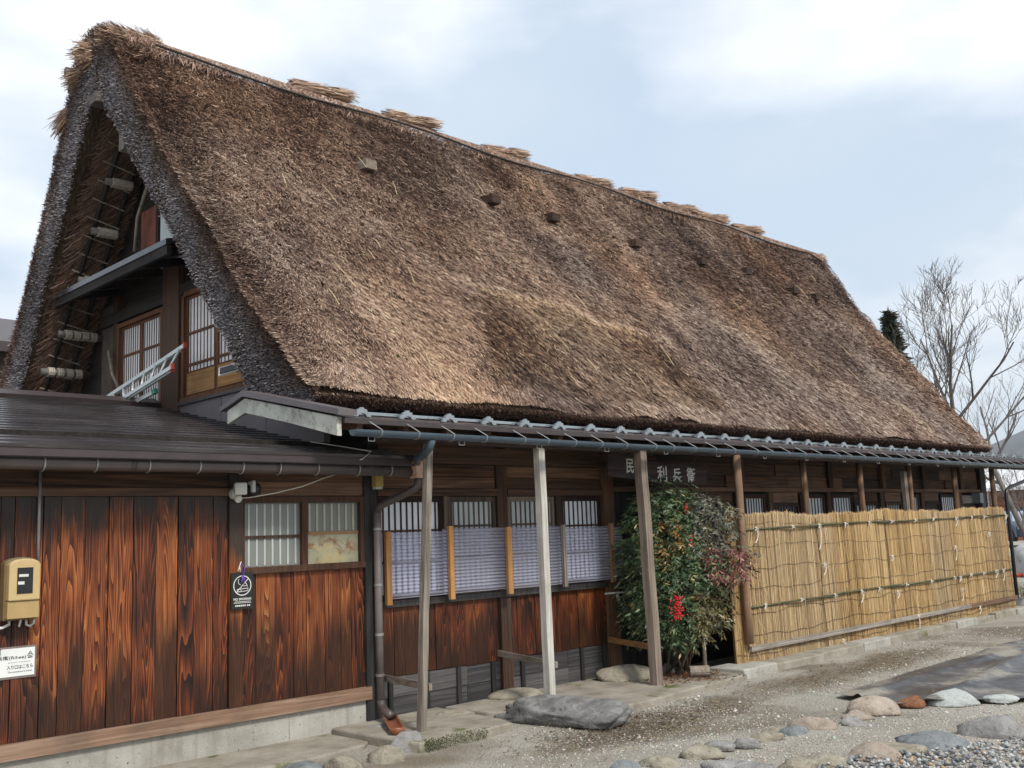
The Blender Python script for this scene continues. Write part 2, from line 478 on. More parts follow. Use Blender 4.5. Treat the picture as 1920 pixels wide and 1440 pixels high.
M['pipe_grey'] = flat('faded_brown_pipe', (0.15, 0.125, 0.122), 0.5, 0.4, 0.0, 0.2, 5.0)
M['hopper'] = flat('peach_hopper', (0.50, 0.33, 0.235), 0.5, 0.4, 0, 0.1)
M['steel'] = flat('galvanised_steel', (0.26, 0.30, 0.32), 0.45, 0.5, 0.2, 0.12)
M['steel_dull'] = flat('dull_bracket', (0.30, 0.30, 0.30), 0.45, 0.5, 0.3, 0.15)
M['alu'] = flat('aluminium', (0.58, 0.62, 0.61), 0.35, 0.5, 0.4, 0.08)
M['red_cap'] = flat('red_plastic', (0.42, 0.06, 0.035), 0.5)
M['green_cap'] = flat('green_plastic', (0.05, 0.25, 0.17), 0.5)
M['white_plastic'] = flat('white_plastic', (0.62, 0.62, 0.58), 0.45, 0.4, 0, 0.08)
M['black_plastic'] = flat('black_plastic', (0.015, 0.015, 0.017), 0.35, 0.5)
M['beige'] = flat('beige_plastic', (0.52, 0.39, 0.19), 0.42, 0.4, 0, 0.06, 4)
M['beige_dark'] = flat('olive_back_plastic', (0.16, 0.125, 0.06), 0.5, 0.4, 0, 0.08, 4)
M['yellow_box'] = flat('yellowed_plastic', (0.48, 0.35, 0.10), 0.45, 0.4, 0, 0.08)
M['paper'] = flat('paper_white', (0.72, 0.74, 0.71), 0.6, 0.3, 0, 0.03)
M['ink'] = flat('ink', (0.025, 0.025, 0.035), 0.7, 0.2)
M['sign_black'] = flat('slate_black', (0.022, 0.024, 0.024), 0.55, 0.3)
M['sign_white'] = flat('sign_white', (0.68, 0.68, 0.64), 0.6, 0.2, 0, 0.06)
M['letter'] = flat('cream_paint', (0.72, 0.71, 0.66), 0.6, 0.2, 0, 0.06)
M['board_name'] = wood('name_board_wood', (0.014, 0.011, 0.011), (0.042, 0.030, 0.028), (0.11, 0.06, 0.05), 'x', varia=0.1)
M['purple'] = flat('purple_cord', (0.14, 0.07, 0.35), 0.7, 0.2)
M['terracotta'] = flat('orange_tile', (0.25, 0.09, 0.045), 0.4, 0.4, 0, 0.12)
M['twine'] = flat('white_twine', (0.66, 0.62, 0.54), 0.8, 0.2, 0, 0.1)
M['rope'] = flat('straw_rope', (0.44, 0.39, 0.32), 0.9, 0.1, 0, 0.2, 30)
M['wire'] = flat('rusty_wire', (0.13, 0.085, 0.055), 0.7, 0.3)
M['bamboo'] = flat('green_bamboo', (0.075, 0.078, 0.032), 0.4, 0.4, 0, 0.35, 7)
M['bamboo_dry'] = flat('dry_bamboo', (0.26, 0.225, 0.17), 0.6, 0.3, 0, 0.3, 9)
M['snow'] = flat('snow', (0.62, 0.63, 0.65), 0.8, 0.2, 0, 0.15, 2)
M['cone_red'] = flat('orange_red_plastic', (0.55, 0.07, 0.03), 0.5)
M['leaf'] = straw_mat('leaf_colour', 0.42, 0.45)
M['berry'] = flat('red_berry', (0.62, 0.012, 0.02), 0.3, 0.5, 0, 0.2, 40)
M['twig'] = flat('shrub_stem', (0.12, 0.09, 0.06), 0.8, 0.2, 0, 0.3, 15)
M['paint_blue'] = flat('dark_blue_car_paint', (0.025, 0.045, 0.10), 0.25, 0.5, 0.3, 0.05)
M['tyre'] = flat('tyre_rubber', (0.02, 0.02, 0.02), 0.8)
M['carglass'] = flat('windscreen', (0.30, 0.36, 0.42), 0.12, 0.6, 0, 0.05)
M['red_wall'] = wood('red_brown_siding', (0.06, 0.022, 0.014), (0.17, 0.06, 0.037), (0.27, 0.11, 0.07), 'x')
M['white_corr'] = flat('white_sheet', (0.58, 0.64, 0.66), 0.5, 0.3, 0, 0.05)
M['red_corr'] = flat('rust_red_sheet', (0.19, 0.055, 0.03), 0.5, 0.3, 0, 0.2)
M['plaster'] = flat('grey_brown_plaster', (0.105, 0.088, 0.075), 0.9, 0.1, 0, 0.15)

def pane_mat(name, c, rough=0.25, var=0.08, rust=False):
    m = NT(name)
    v = m.vec((1, 1, 1), 3.0); n = m.noise(v, 2.2, 3.0, 0.5)
    col = m.ramp(n, [(0.3, tuple(x * (1 - var) for x in c)), (0.7, tuple(min(1, x * (1 + var)) for x in c))])
    if rust:
        r = m.noise(v, 9.0, 6.0, 0.7, 0.5)
        col = m.mix(m.val(r, 0.48, 0.66), col, (0.30, 0.11, 0.035))
        r2 = m.noise(v, 5.0, 4.0, 0.6)
        col = m.mix(m.val(r2, 0.55, 0.66), col, (0.62, 0.52, 0.26))
    return m.done(col, rough, 0.5)
M['pane_white'] = pane_mat('white_paper_pane', (0.76, 0.80, 0.84), 0.3)
M['pane_dim'] = pane_mat('dim_pane', (0.44, 0.48, 0.48), 0.2)
M['pane_frost'] = pane_mat('frosted_pane', (0.20, 0.21, 0.185), 0.3)
M['pane_rust'] = pane_mat('paper_patched_pane', (0.46, 0.44, 0.30), 0.35, 0.1, True)
M['pane_dark'] = pane_mat('dark_pane', (0.055, 0.062, 0.075), 0.15)
M['pane_pink'] = pane_mat('pink_white_pane', (0.82, 0.77, 0.76), 0.4)
M['bar_pale'] = flat('pale_bar', (0.46, 0.45, 0.36), 0.5, 0.3, 0, 0.08)

def polycarb():
    m = NT('lavender_corrugated_sheet')
    m.done((0.62, 0.63, 0.74), 0.25, 0.5)
    n = m.noise(m.vec((1, 1, 1), 7.0), 3.0, 4.0, 0.6)
    tr = m.node("ShaderNodeBsdfTransparent"); tr.inputs["Color"].default_value = (0.85, 0.85, 0.95, 1)
    tl = m.node("ShaderNodeBsdfTranslucent"); tl.inputs["Color"].default_value = (0.64, 0.65, 0.76, 1)
    a = m.node("ShaderNodeMixShader"); a.inputs["Fac"].default_value = 0.35
    m.L(m.b.outputs[0], a.inputs[1]); m.L(tl.outputs[0], a.inputs[2])
    b = m.node("ShaderNodeMixShader"); m.L(m.math('ADD', m.math('MULTIPLY', n, -0.3), 0.70), b.inputs["Fac"])
    m.L(a.outputs[0], b.inputs[1]); m.L(tr.outputs[0], b.inputs[2])
    m.L(b.outputs[0], m.o.inputs["Surface"])
    return m.m
M['poly'] = polycarb()

def plastic_sheet():
    m = NT('black_ground_sheet')
    v = m.vec((1, 1, 1)); n = m.noise(v, 1.3, 6.0, 0.62, 0.5); f = m.noise(v, 14, 4.0, 0.6)
    d = m.math('ADD', n, m.math('MULTIPLY', m.math('SUBTRACT', f, 0.5), 0.3))
    col = m.ramp(d, [(0.36, (0.028, 0.029, 0.034)), (0.50, (0.08, 0.08, 0.083)), (0.62, (0.24, 0.22, 0.18))])
    m.bump(f, 0.2, 0.01)
    return m.done(col, m.math('ADD', m.math('MULTIPLY', n, 0.5), 0.18), 0.5)
M['sheet'] = plastic_sheet()

def forest_mat():
    m = NT('winter_forest_hillside')
    v = m.vec((1, 1, 1)); n = m.noise(v, 0.02, 6.0, 0.7); b = m.noise(v, 0.003, 4.0, 0.6)
    col = m.ramp(n, [(0.3, (0.045, 0.04, 0.04)), (0.55, (0.10, 0.088, 0.08)), (0.72, (0.30, 0.30, 0.31))])
    col = m.mix(m.val(b, 0.45, 0.65), col, (0.05, 0.052, 0.045))
    return m.done(col, 1.0, 0.0)
M['forest'] = forest_mat()
M['s_grey'] = stone('grey_river_stone', (0.17, 0.165, 0.155), (0.34, 0.33, 0.315), (0.52, 0.51, 0.49), 9.0)
M['s_tan'] = stone('tan_stone', (0.18, 0.16, 0.115), (0.38, 0.345, 0.27), (0.54, 0.50, 0.42), 9.0)
M['s_pink'] = stone('pinkish_stone', (0.23, 0.185, 0.145), (0.45, 0.38, 0.31), (0.58, 0.51, 0.43), 9.0)
M['s_dark'] = stone('dark_grey_rock', (0.09, 0.087, 0.085), (0.235, 0.23, 0.22), (0.52, 0.52, 0.50), 6.0)
M['s_white'] = stone('white_stone', (0.34, 0.37, 0.35), (0.54, 0.57, 0.545), (0.66, 0.68, 0.65), 10.0)
M['s_rust'] = stone('rust_stone', (0.14, 0.06, 0.035), (0.27, 0.125, 0.07), (0.36, 0.19, 0.12))
M['s_blue'] = stone('blue_grey_stone', (0.12, 0.135, 0.14), (0.25, 0.27, 0.275), (0.40, 0.42, 0.42), 9.0)

# ------------------------------------------------------------------ setting: ground, hills
def ground():
    xs = sorted(set([-3000, -800, -200, -60, -20] + [round(-6 + 0.5 * i, 2) for i in range(70)] + [40, 60, 100, 200, 500, 1200, 3000]))
    ys = sorted(set([-3000, -800, -200, -60, -20] + [round(-4 + 0.5 * i, 2) for i in range(48)] + [30, 45, 70, 120, 300, 900, 3000]))
    V = np.array([(x, y, 0.0) for y in ys for x in xs])
    near = (V[:,0] > 1) & (V[:,0] < 30) & (V[:,1] > 0) & (V[:,1] < 6.0)
    V[near, 2] += (vnoise(V[near], 0.8, 3) - 0.5) * 0.05 - 0.01
    nx = len(xs)
    F = [(j*nx+i, j*nx+i+1, (j+1)*nx+i+1, (j+1)*nx+i) for j in range(len(ys)-1) for i in range(nx-1)]
    o = link("ground", np_mesh("ground", V, F, M['ground'], smooth=True))
    tag(o, "flat yard of tan gravel and packed earth around the farmhouse", "ground", kind="structure")
ground()

def hills():
    nA, nR = 180, 12
    V = []
    for j in range(nR):
        for i in range(nA):
            a = R(-30 + 170 * i / (nA - 1))           # clockwise from +Y
            t = j / (nR - 1)
            r = 1500 + 1500 * t
            dg = math.degrees(a); ridge = 125 + 190 * math.exp(-((dg - 77) / 5.5) ** 2) + 120 * math.exp(-((dg - 20) / 9) ** 2) + 90 * math.exp(-((dg - 110) / 12) ** 2) + 22 * math.sin(a * 17 + 0.4) + 12 * math.sin(a * 41)
            V.append((r * math.sin(a), r * math.cos(a), -4 + ridge * math.sin(min(1, t * 1.15) * math.pi / 2)))
    V = np.array(V)
    V[:, 2] += (vnoise(V, 0.006, 5) - 0.5) * 45 * np.clip(V[:, 2] / 60, 0, 1)
    F = [(j*nA+i, (j+1)*nA+i, (j+1)*nA+i+1, j*nA+i+1) for j in range(nR-1) for i in range(nA-1)]
    o = link("hills", np_mesh("hills", V, F, M['forest'], smooth=True))
    tag(o, "distant wooded mountain slopes in winter", "hills", kind="structure")
hills()

# ------------------------------------------------------------------ main farmhouse
XW, WM, WA = 5.10, 7.46, 7.40      # gable wall plane, house wall face, annex wall face
house = root("farmhouse", "long thatched wooden farmhouse with a steep straw roof", "house", (12.0, 7.46, 0.0))

PO = np.array([(7.08, 2.83), (7.62, 3.43), (8.18, 4.08), (8.78, 4.83), (9.29, 5.52), (9.75, 6.18), (10.05, 6.66), (10.3, 7.08)])
PRIDGE = np.array([(10.45, 7.24), (10.62, 7.33), (10.8, 7.36)])
PI_ = np.array([(7.22, 2.735), (8.04, 2.92), (8.47, 3.56), (8.98, 4.27), (9.49, 4.98), (10.1, 5.79), (10.8, 6.72)])

def mirror(a): return np.array([(21.6 - y, z) for y, z in a[::-1]])
OUT = np.vstack([PO, PRIDGE, mirror(PRIDGE)[1:], mirror(PO)])
INN = np.vstack([PI_, mirror(PI_)[1:]])

def resample(p, n):
    d = np.r_[0, np.cumsum(np.hypot(*np.diff(p, axis=0).T))]; t = np.linspace(0, d[-1], n)
    return np.stack([np.interp(t, d, p[:, 0]), np.interp(t, d, p[:, 1])], 1)

def xnear(y, z): return 4.70 - 0.04 * (y - 7.2) - 0.06 * (z - 2.73)
def xfar(y, z): return 19.0 + 0.04 * np.minimum(y - 7.2, 7.2 - (y - 7.2) * 0 ) + 0.10 * (z - 2.73)

def lumps(P, fine=True):
    k = (vnoise(P, 1.3, 1) - .5) * 0.10 + (vnoise(P, 2.6, 2) - .5) * 0.06
    return k + (vnoise(P, 9.0, 4) - .5) * 0.04 if fine else k

def roof_core():
    nt_, ns = 73, 90
    O = resample(OUT, nt_); I = resample(INN, nt_)
    tang = np.gradient(O, axis=0); nrm = unit(np.stack([tang[:,1]*-1, tang[:,0]], 1))
    nrm = np.where(((O[:,0] < 10.8) & (nrm[:,0] > 0))[:,None], -nrm, nrm)
    S = np.linspace(0, 1, ns)
    def grid(A):
        xn, xf = xnear(A[:,0], A[:,1]), xfar(A[:,0], A[:,1])
        X = xn[None] + (xf - xn)[None] * S[:, None]
        return np.stack([X, np.repeat(A[None,:,0], ns, 0), np.repeat(A[None,:,1], ns, 0)], 2)
    GO, GI = grid(O), grid(I)
    k = lumps(GO.reshape(-1, 3), False).reshape(ns, nt_) - 0.055
    GO[:, :, 1] += k * nrm[None, :, 0]; GO[:, :, 2] += k * nrm[None, :, 1]
    # ragged verge
    for g in (GO, GI):
        g[0, :, 0] += (vnoise(g[0], 5.0, 8) - .5) * 0.06
    V = np.vstack([GO.reshape(-1, 3), GI.reshape(-1, 3)]); b = ns * nt_
    F = []
    for i in range(ns - 1):
        for j in range(nt_ - 1):
            a = i * nt_ + j
            F.append((a, a + 1, a + nt_ + 1, a + nt_)); F.append((b+a, b+a+nt_, b+a+nt_+1, b+a+1))
        for j in (0, nt_ - 1):
            a = i * nt_ + j; F.append((a, a + nt_, b + a + nt_, b + a))
    for j in range(nt_ - 1):
        for i in (0, ns - 1):
            a = i * nt_ + j; F.append((a, a + 1, b + a + 1, b + a))
    me = np_mesh("thatched_roof", V, F, M['thatch'])
    bm = bmesh.new(); bm.from_mesh(me); bmesh.ops.recalc_face_normals(bm, faces=bm.faces[:]); bm.to_mesh(me); bm.free()
    return link("thatched_roof", me, None, house, label="steep brown straw roof with thick cut gable edge")
roof = roof_core()

# smooth right slope as functions of arc length
_d = np.r_[0, np.cumsum(np.hypot(*np.diff(PO, axis=0).T))]; SLEN = _d[-1]
def slope_pt(t):
    return np.interp(t, _d, PO[:, 0]), np.interp(t, _d, PO[:, 1])
def slope_frame(t):
    y1, z1 = slope_pt(np.clip(t + .12, 0, SLEN)); y0, z0 = slope_pt(np.clip(t - .12, 0, SLEN))
    up = unit(np.stack([np.zeros_like(t), y1 - y0, z1 - z0], 1))
    n = np.stack([np.zeros_like(t), -up[:, 2], up[:, 1]], 1)
    return -up, n

PAL = np.array([(0.034, 0.020, 0.016), (0.128, 0.075, 0.057), (0.305, 0.199, 0.148), (0.52, 0.368, 0.272), (0.75, 0.60, 0.45)])
def pal_pick(u, pal=PAL):
    u = np.clip(u, 0, 1) * (len(pal) - 1); i = np.minimum(u.astype(int), len(pal) - 2); f = (u - i)[:, None]
    return pal[i] * (1 - f) + pal[i + 1] * f

def slope_straws():
    n = 470000
    s = RNG.random(n) ** 1.25; t = 0.06 + RNG.random(n) * (SLEN - 0.06)
    y, z = slope_pt(t); xn, xf = xnear(y, z), xfar(y, z)
    x = xn + (xf - xn) * s
    P = np.stack([x, y, z], 1); dn, nr = slope_frame(t)
    P += nr * (lumps(P)[:, None] - 0.012)
    e = np.exp(-(x - xn) / 0.55)
    xv = np.array([[-1.0, 0, 0]])
    g1 = RNG.normal(size=(n, 1)); sw = (vnoise(P, 0.9, 21) - .5)[:, None] * 1.5
    up_t = (t / SLEN)[:, None]
    D = dn * (1 - 0.75 * e[:, None]) + xv * (e[:, None] * 0.95) + np.array([[1.0, 0, 0]]) * (g1 * (0.22 + 0.38 * up_t) + sw * 0.35)
    lift = np.abs(RNG.normal(size=(n, 1))) * (0.10 + 0.28 * up_t) + 0.05
    D = unit(D + nr * lift)
    N = unit(nr + RNG.normal(size=(n, 3)) * 0.45)
    L = RNG.uniform(0.035, 0.115, n) * (1 - 0.3 * up_t[:, 0]); W = RNG.uniform(0.0036, 0.0075, n) * (0.9 + 0.02 * (x - 4))
    L = np.minimum(L, t * 0.9 + 0.01)
    V, F = blades(P, D, N, L, W, 0.75)
    # tone: broad weathering patches plus single-straw variation
    b1 = vnoise(P * np.array([1, 1.6, 1.6]), 0.55, 31); b2 = vnoise(P, 2.4, 32); b3 = vnoise(P, 7.0, 33)
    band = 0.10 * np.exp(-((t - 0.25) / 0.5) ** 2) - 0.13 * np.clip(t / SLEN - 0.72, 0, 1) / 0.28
    tone = 0.45 + (b1 - .5) * 0.42 + (b2 - .5) * 0.22 + (b3 - .5) * 0.20 + band
    # re-thatched darker panel with a pale upper lip
    d = x - 8.6
    top = 2.20 - 0.16 * (x - 8.0) + 0.18 * (vnoise(P, 1.7, 44) - .5)
    inp = (x > 7.25 + 0.5 * (t - 1)) & (x < 11.3 - 0.35 * t) & (t < top) & (t > 0.35)
    lip = (np.abs(t - top) < 0.11) & (x > 7.6) & (x < 11.2)
    tone = np.where(inp, tone - 0.13, tone); tone = np.where(lip, tone + 0.26, tone)
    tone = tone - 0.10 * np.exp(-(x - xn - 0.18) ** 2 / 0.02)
    streak = vnoise(P * np.array([[2.6, .35, .35]]), 1.0, 37)
    tone = tone + (streak - .5) * 0.30
    u = tone + RNG.normal(size=n) * 0.25
    C = pal_pick(u)
    warm = (vnoise(P, 0.8, 51) - .5)[:, None]
    C = C * (1 + warm * np.array([[0.25, 0.02, -0.25]]))
    C = np.where(inp[:, None], C * np.array([[1.0, 0.98, 0.88]]), C)
    C = np.clip(C, 0.008, 0.8)
    C4 = np.repeat(C, 4, 0); C4[0::4] *= 0.72; C4[1::4] *= 0.72     # each straw is darker at its root
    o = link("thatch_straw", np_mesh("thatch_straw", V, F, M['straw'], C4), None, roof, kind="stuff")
slope_straws()

GREY = np.array([(0.055, 0.05, 0.052), (0.175, 0.163, 0.172), (0.34, 0.322, 0.338), (0.54, 0.52, 0.535)])
def verge_straws():
    n = 140000
    K = 60
    O = resample(OUT, 400); I = resample(INN, 400)
    j = RNG.integers(0, 400, n); w = RNG.random(n)
    A = O[j] * (1 - w[:, None]) + I[j] * w[:, None]
    P = np.stack([xnear(A[:, 0], A[:, 1]) + 0.012, A[:, 0], A[:, 1]], 1)
    P += RNG.normal(size=(n, 3)) * np.array([[0.012, 0.02, 0.02]])
    tz = unit(np.stack([np.zeros(n), I[j][:, 0] - O[j][:, 0], I[j][:, 1] - O[j][:, 1]], 1))
    D = unit(np.array([[-1.0, 0, -0.25]]) + RNG.normal(size=(n, 3)) * 0.30 - tz * (0.9 * np.exp(-w / 0.12))[:, None])
    N = unit(RNG.normal(size=(n, 3)) + np.array([[0, -0.6, 0.5]]))
    V, F = blades(P, D, N, RNG.uniform(0.010, 0.032, n), RNG.uniform(0.005, 0.009, n), 0.9)
    tone = 0.47 + (vnoise(P, 2.0, 61) - .5) * 0.4 + (vnoise(P, 8.0, 62) - .5) * 0.25 + RNG.normal(size=n) * 0.11
    C = pal_pick(tone, GREY)
    br = np.clip(1.25 - w / 0.42, 0, 1)[:, None]     # the outer margin is darker and browner
    C = C * (1 - br) + pal_pick(tone - 0.20) * br
    link("verge_straw", np_mesh("verge_straw", V, F, M['straw'], np.repeat(C, 4, 0)), None, roof, kind="stuff")
    # eave fringe
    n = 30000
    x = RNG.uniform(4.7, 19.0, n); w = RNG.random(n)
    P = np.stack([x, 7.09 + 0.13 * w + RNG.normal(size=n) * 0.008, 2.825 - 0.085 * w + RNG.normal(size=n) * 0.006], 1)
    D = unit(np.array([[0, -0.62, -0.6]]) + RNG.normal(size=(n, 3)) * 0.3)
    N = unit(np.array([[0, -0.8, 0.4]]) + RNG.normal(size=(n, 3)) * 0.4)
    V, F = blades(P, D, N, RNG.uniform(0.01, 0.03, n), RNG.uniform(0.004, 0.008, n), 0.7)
    C = pal_pick(0.20 + RNG.normal(size=n) * 0.14)      # dark tone paints the shade of the eave underside into the straw
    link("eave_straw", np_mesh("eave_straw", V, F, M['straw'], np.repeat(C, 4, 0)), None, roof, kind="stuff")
    # underside of the far slope seen through the open gable
    n = 15000
    J = mirror(PI_); j = resample(J, 300)[RNG.integers(0, 300, n)]
    P = np.stack([RNG.uniform(4.62, 5.15, n), j[:, 0] - 0.01, j[:, 1] - 0.01], 1)
    D = unit(np.array([[-0.75, 0.45, -0.62]]) + RNG.normal(size=(n, 3)) * 0.16)
    N = unit(np.array([[0, -0.8, -0.6]]) + RNG.normal(size=(n, 3)) * 0.25)
    V, F = blades(P, D, N, RNG.uniform(0.10, 0.28, n), RNG.uniform(0.005, 0.009, n), 0.5)
    C = pal_pick(0.36 + RNG.normal(size=n) * 0.17)
    link("underside_straw", np_mesh("underside_straw", V, F, M['straw'], np.repeat(C, 4, 0)), None, roof, kind="stuff")
    # far slope outline (seen edge-on at the gable)
    n = 16000
    L_ = mirror(PO); j = resample(L_, 300)[RNG.integers(0, 300, n)]
    P = np.stack([4.42 + RNG.random(n) ** 2 * 2.0, j[:, 0], j[:, 1]], 1)
    D = unit(np.array([[-0.3, 0.45, -0.75]]) + RNG.normal(size=(n, 3)) * 0.3)
    N = unit(np.array([[0, 0.8, 0.6]]) + RNG.normal(size=(n, 3)) * 0.5)
    V, F = blades(P, D, N, RNG.uniform(0.05, 0.14, n), RNG.uniform(0.006, 0.011, n), 0.7)
    C = pal_pick(0.5 + RNG.normal(size=n) * 0.2)
    link("back_slope_straw", np_mesh("back_slope_straw", V, F, M['straw'], np.repeat(C, 4, 0)), None, roof, kind="stuff")
verge_straws()

def bundle_mesh(name, a, b, r, n, spread=0.25, tone=0.62, seed=0, sag=0.0):
    """a loose bundle of straw lying from a to b"""
    g = np.random.default_rng(100 + seed)
    a = np.array(a, float); b = np.array(b, float); d = b - a; L = np.linalg.norm(d); d /= L
    s = unit(np.cross(d, np.array([0, 0, 1.0]))[None])[0]; u = np.cross(s, d)
    ang = g.uniform(0, 2 * np.pi, n); rr = r * np.sqrt(g.random(n)); t = g.uniform(-0.15, 0.75, n)
    sq = 1 - 0.45 * np.exp(-((t - 0.35) / 0.18) ** 2)
    P = a + d * (t * L)[:, None] + s * (rr * sq * np.cos(ang))[:, None] + u * (rr * sq * np.sin(ang))[:, None] - np.array([[0, 0, sag]]) * ((t - .3) ** 2)[:, None]
    D = unit(d[None] + g.normal(size=(n, 3)) * spread)
    N = unit(s[None] * np.cos(ang)[:, None] + u[None] * np.sin(ang)[:, None] + g.normal(size=(n, 3)) * 0.3)
    V, F = blades(P, D, N, g.uniform(0.15, 0.4, n) * min(1, L), g.uniform(0.006, 0.012, n), 0.6)
    C = pal_pick(tone + g.normal(size=n) * 0.2) * np.array([[0.95, 0.93, 0.9]])
    return np_mesh(name, V, F, M['straw'], np.repeat(C, 4, 0))

def ridge_dressing():
    # thin dark tube drawn along the edge of the ridge cap
    mb = MB(); pts = []
    for i in range(30):
        x = 4.75 + i * (19.3 - 4.75) / 29
        pts.append((x, 10.24, 7.07 + 0.03 * math.sin(x * 1.7) + (-0.12 if x > 19 else 0)))
    mb.tube(pts, 0.014, 6)
    mb.build("ridge_edge_line", M['soot'], house, smooth=True)
    for x0, dz, dl in ((6.55, 0.03, 0.95), (8.0, 0.03, 0.95), (9.8, -0.02, 0.9), (11.8, -0.02, 0.9), (12.95, 0, 0.95), (14.15, 0, 0.95), (15.1, 0.02, 0.95), (16.25, 0.0, 1.0), (18.9, -0.12, 0.75)):
        me = bundle_mesh("ridge_bundle", (x0 + .15, 10.45, 7.22 + dz), (x0 + .15 + dl * .85, 10.42, 7.30 + dz + random.uniform(-.02, .04)), 0.10, 1500, 0.055, 0.60, int(x0 * 10))
        link("ridge_bundle", me, None, house, kind=None)
    # thin straw capping along the ridge
    n = 36000
    x = RNG.uniform(4.5, 19.4, n); a = RNG.uniform(-1.55, 1.55, n)
    P = np.stack([x, 10.8 + 0.54 * np.sin(a), 7.03 + 0.29 * np.cos(a)], 1)
    N = unit(np.stack([np.zeros(n), np.sin(a), np.cos(a)], 1) + RNG.normal(size=(n, 3)) * 0.3)
    D = unit(np.stack([RNG.normal(size=n) * 0.9, np.cos(a) * np.sign(a), -np.abs(np.sin(a)) - .1], 1) + RNG.normal(size=(n, 3)) * 0.12 - N * 0.05)
    V, F = blades(P, D, N, RNG.uniform(0.05, 0.14, n), RNG.uniform(0.006, 0.011, n), 0.6)
    C = pal_pick(0.42 + RNG.normal(size=n) * 0.2)
    link("ridge_straw", np_mesh("ridge_straw", V, F, M['straw'], np.repeat(C, 4, 0)), None, house, kind="stuff")
    # straw draped over the gable peak
    for k, (a, b, r, n, sp) in enumerate((((4.85, 10.50, 7.22), (4.25, 10.45, 7.16), 0.13, 2400, 0.26), ((4.75, 10.80, 7.24), (4.15, 10.95, 7.04), 0.14, 2400, 0.28),
                                          ((4.6, 11.0, 7.12), (4.2, 11.3, 6.86), 0.12, 1800, 0.22), ((4.5, 11.25, 6.92), (4.25, 11.7, 6.45), 0.10, 1600, 0.14),
                                          ((4.7, 10.3, 7.02), (4.4, 10.05, 6.86), 0.09, 1200, 0.25))):
        link("gable_tuft", bundle_mesh("gable_tuft", a, b, r, n, sp, 0.58 if k < 3 else 0.5, 70 + k, 0.1), None, house)
    mb = MB(); mb.bar((4.22, 11.42, 7.06), (5.2, 11.3, 7.06), 0.08, 0.08); mb.build("ridge_beam_end", M['log_x'], house)
    mb = MB(); mb.bar((4.26, 10.72, 6.50), (5.2, 10.7, 6.55), 0.20, 0.11); mb.build("ridge_beam_end", M['log_x'], house)
    # square timber ends poking out of the slope
    for x, y, z in ((7.14, 9.62, 6.08), (9.22, 9.62, 6.08), (10.38, 9.61, 6.05), (12.17, 9.55, 5.97), (13.88, 9.55, 5.96), (15.29, 9.59, 6.02), (16.59, 9.44, 5.82), (17.37, 9.44, 5.81)):
        mb = MB(); mb.bar((x + .02, y - 0.07, z - 0.0), (x, y + 0.4, z + 0.02), 0.17, 0.11)
        mb.build("timber_end", M['grey_y'] if x < 8 else M['beam_dark'], house)
    # stray bleached stalks on the slope
    mb = MB()
    for k in range(36):
        t = random.uniform(0.2, SLEN - .3); x = random.uniform(5.4, 18.5)
        y, z = slope_pt(np.array([t])); y, z = float(y[0]), float(z[0])
        l = random.uniform(0.12, 0.42); dx = random.uniform(-.25, .5) * l
        y2, z2 = slope_pt(np.array([max(0, t - l)])); y2, z2 = float(y2[0]), float(z2[0])
        mb.tube([(x, y - .07, z + .05), (x + dx * .5, (y + y2) / 2 - .075, (z + z2) / 2 + .055), (x + dx, y2 - .07, z2 + .05)], 0.0038, 3)
    mb.build("loose_stalks", flat('bleached_stalk', (0.46, 0.37, 0.21), 0.7), roof, kind="stuff")
ridge_dressing()

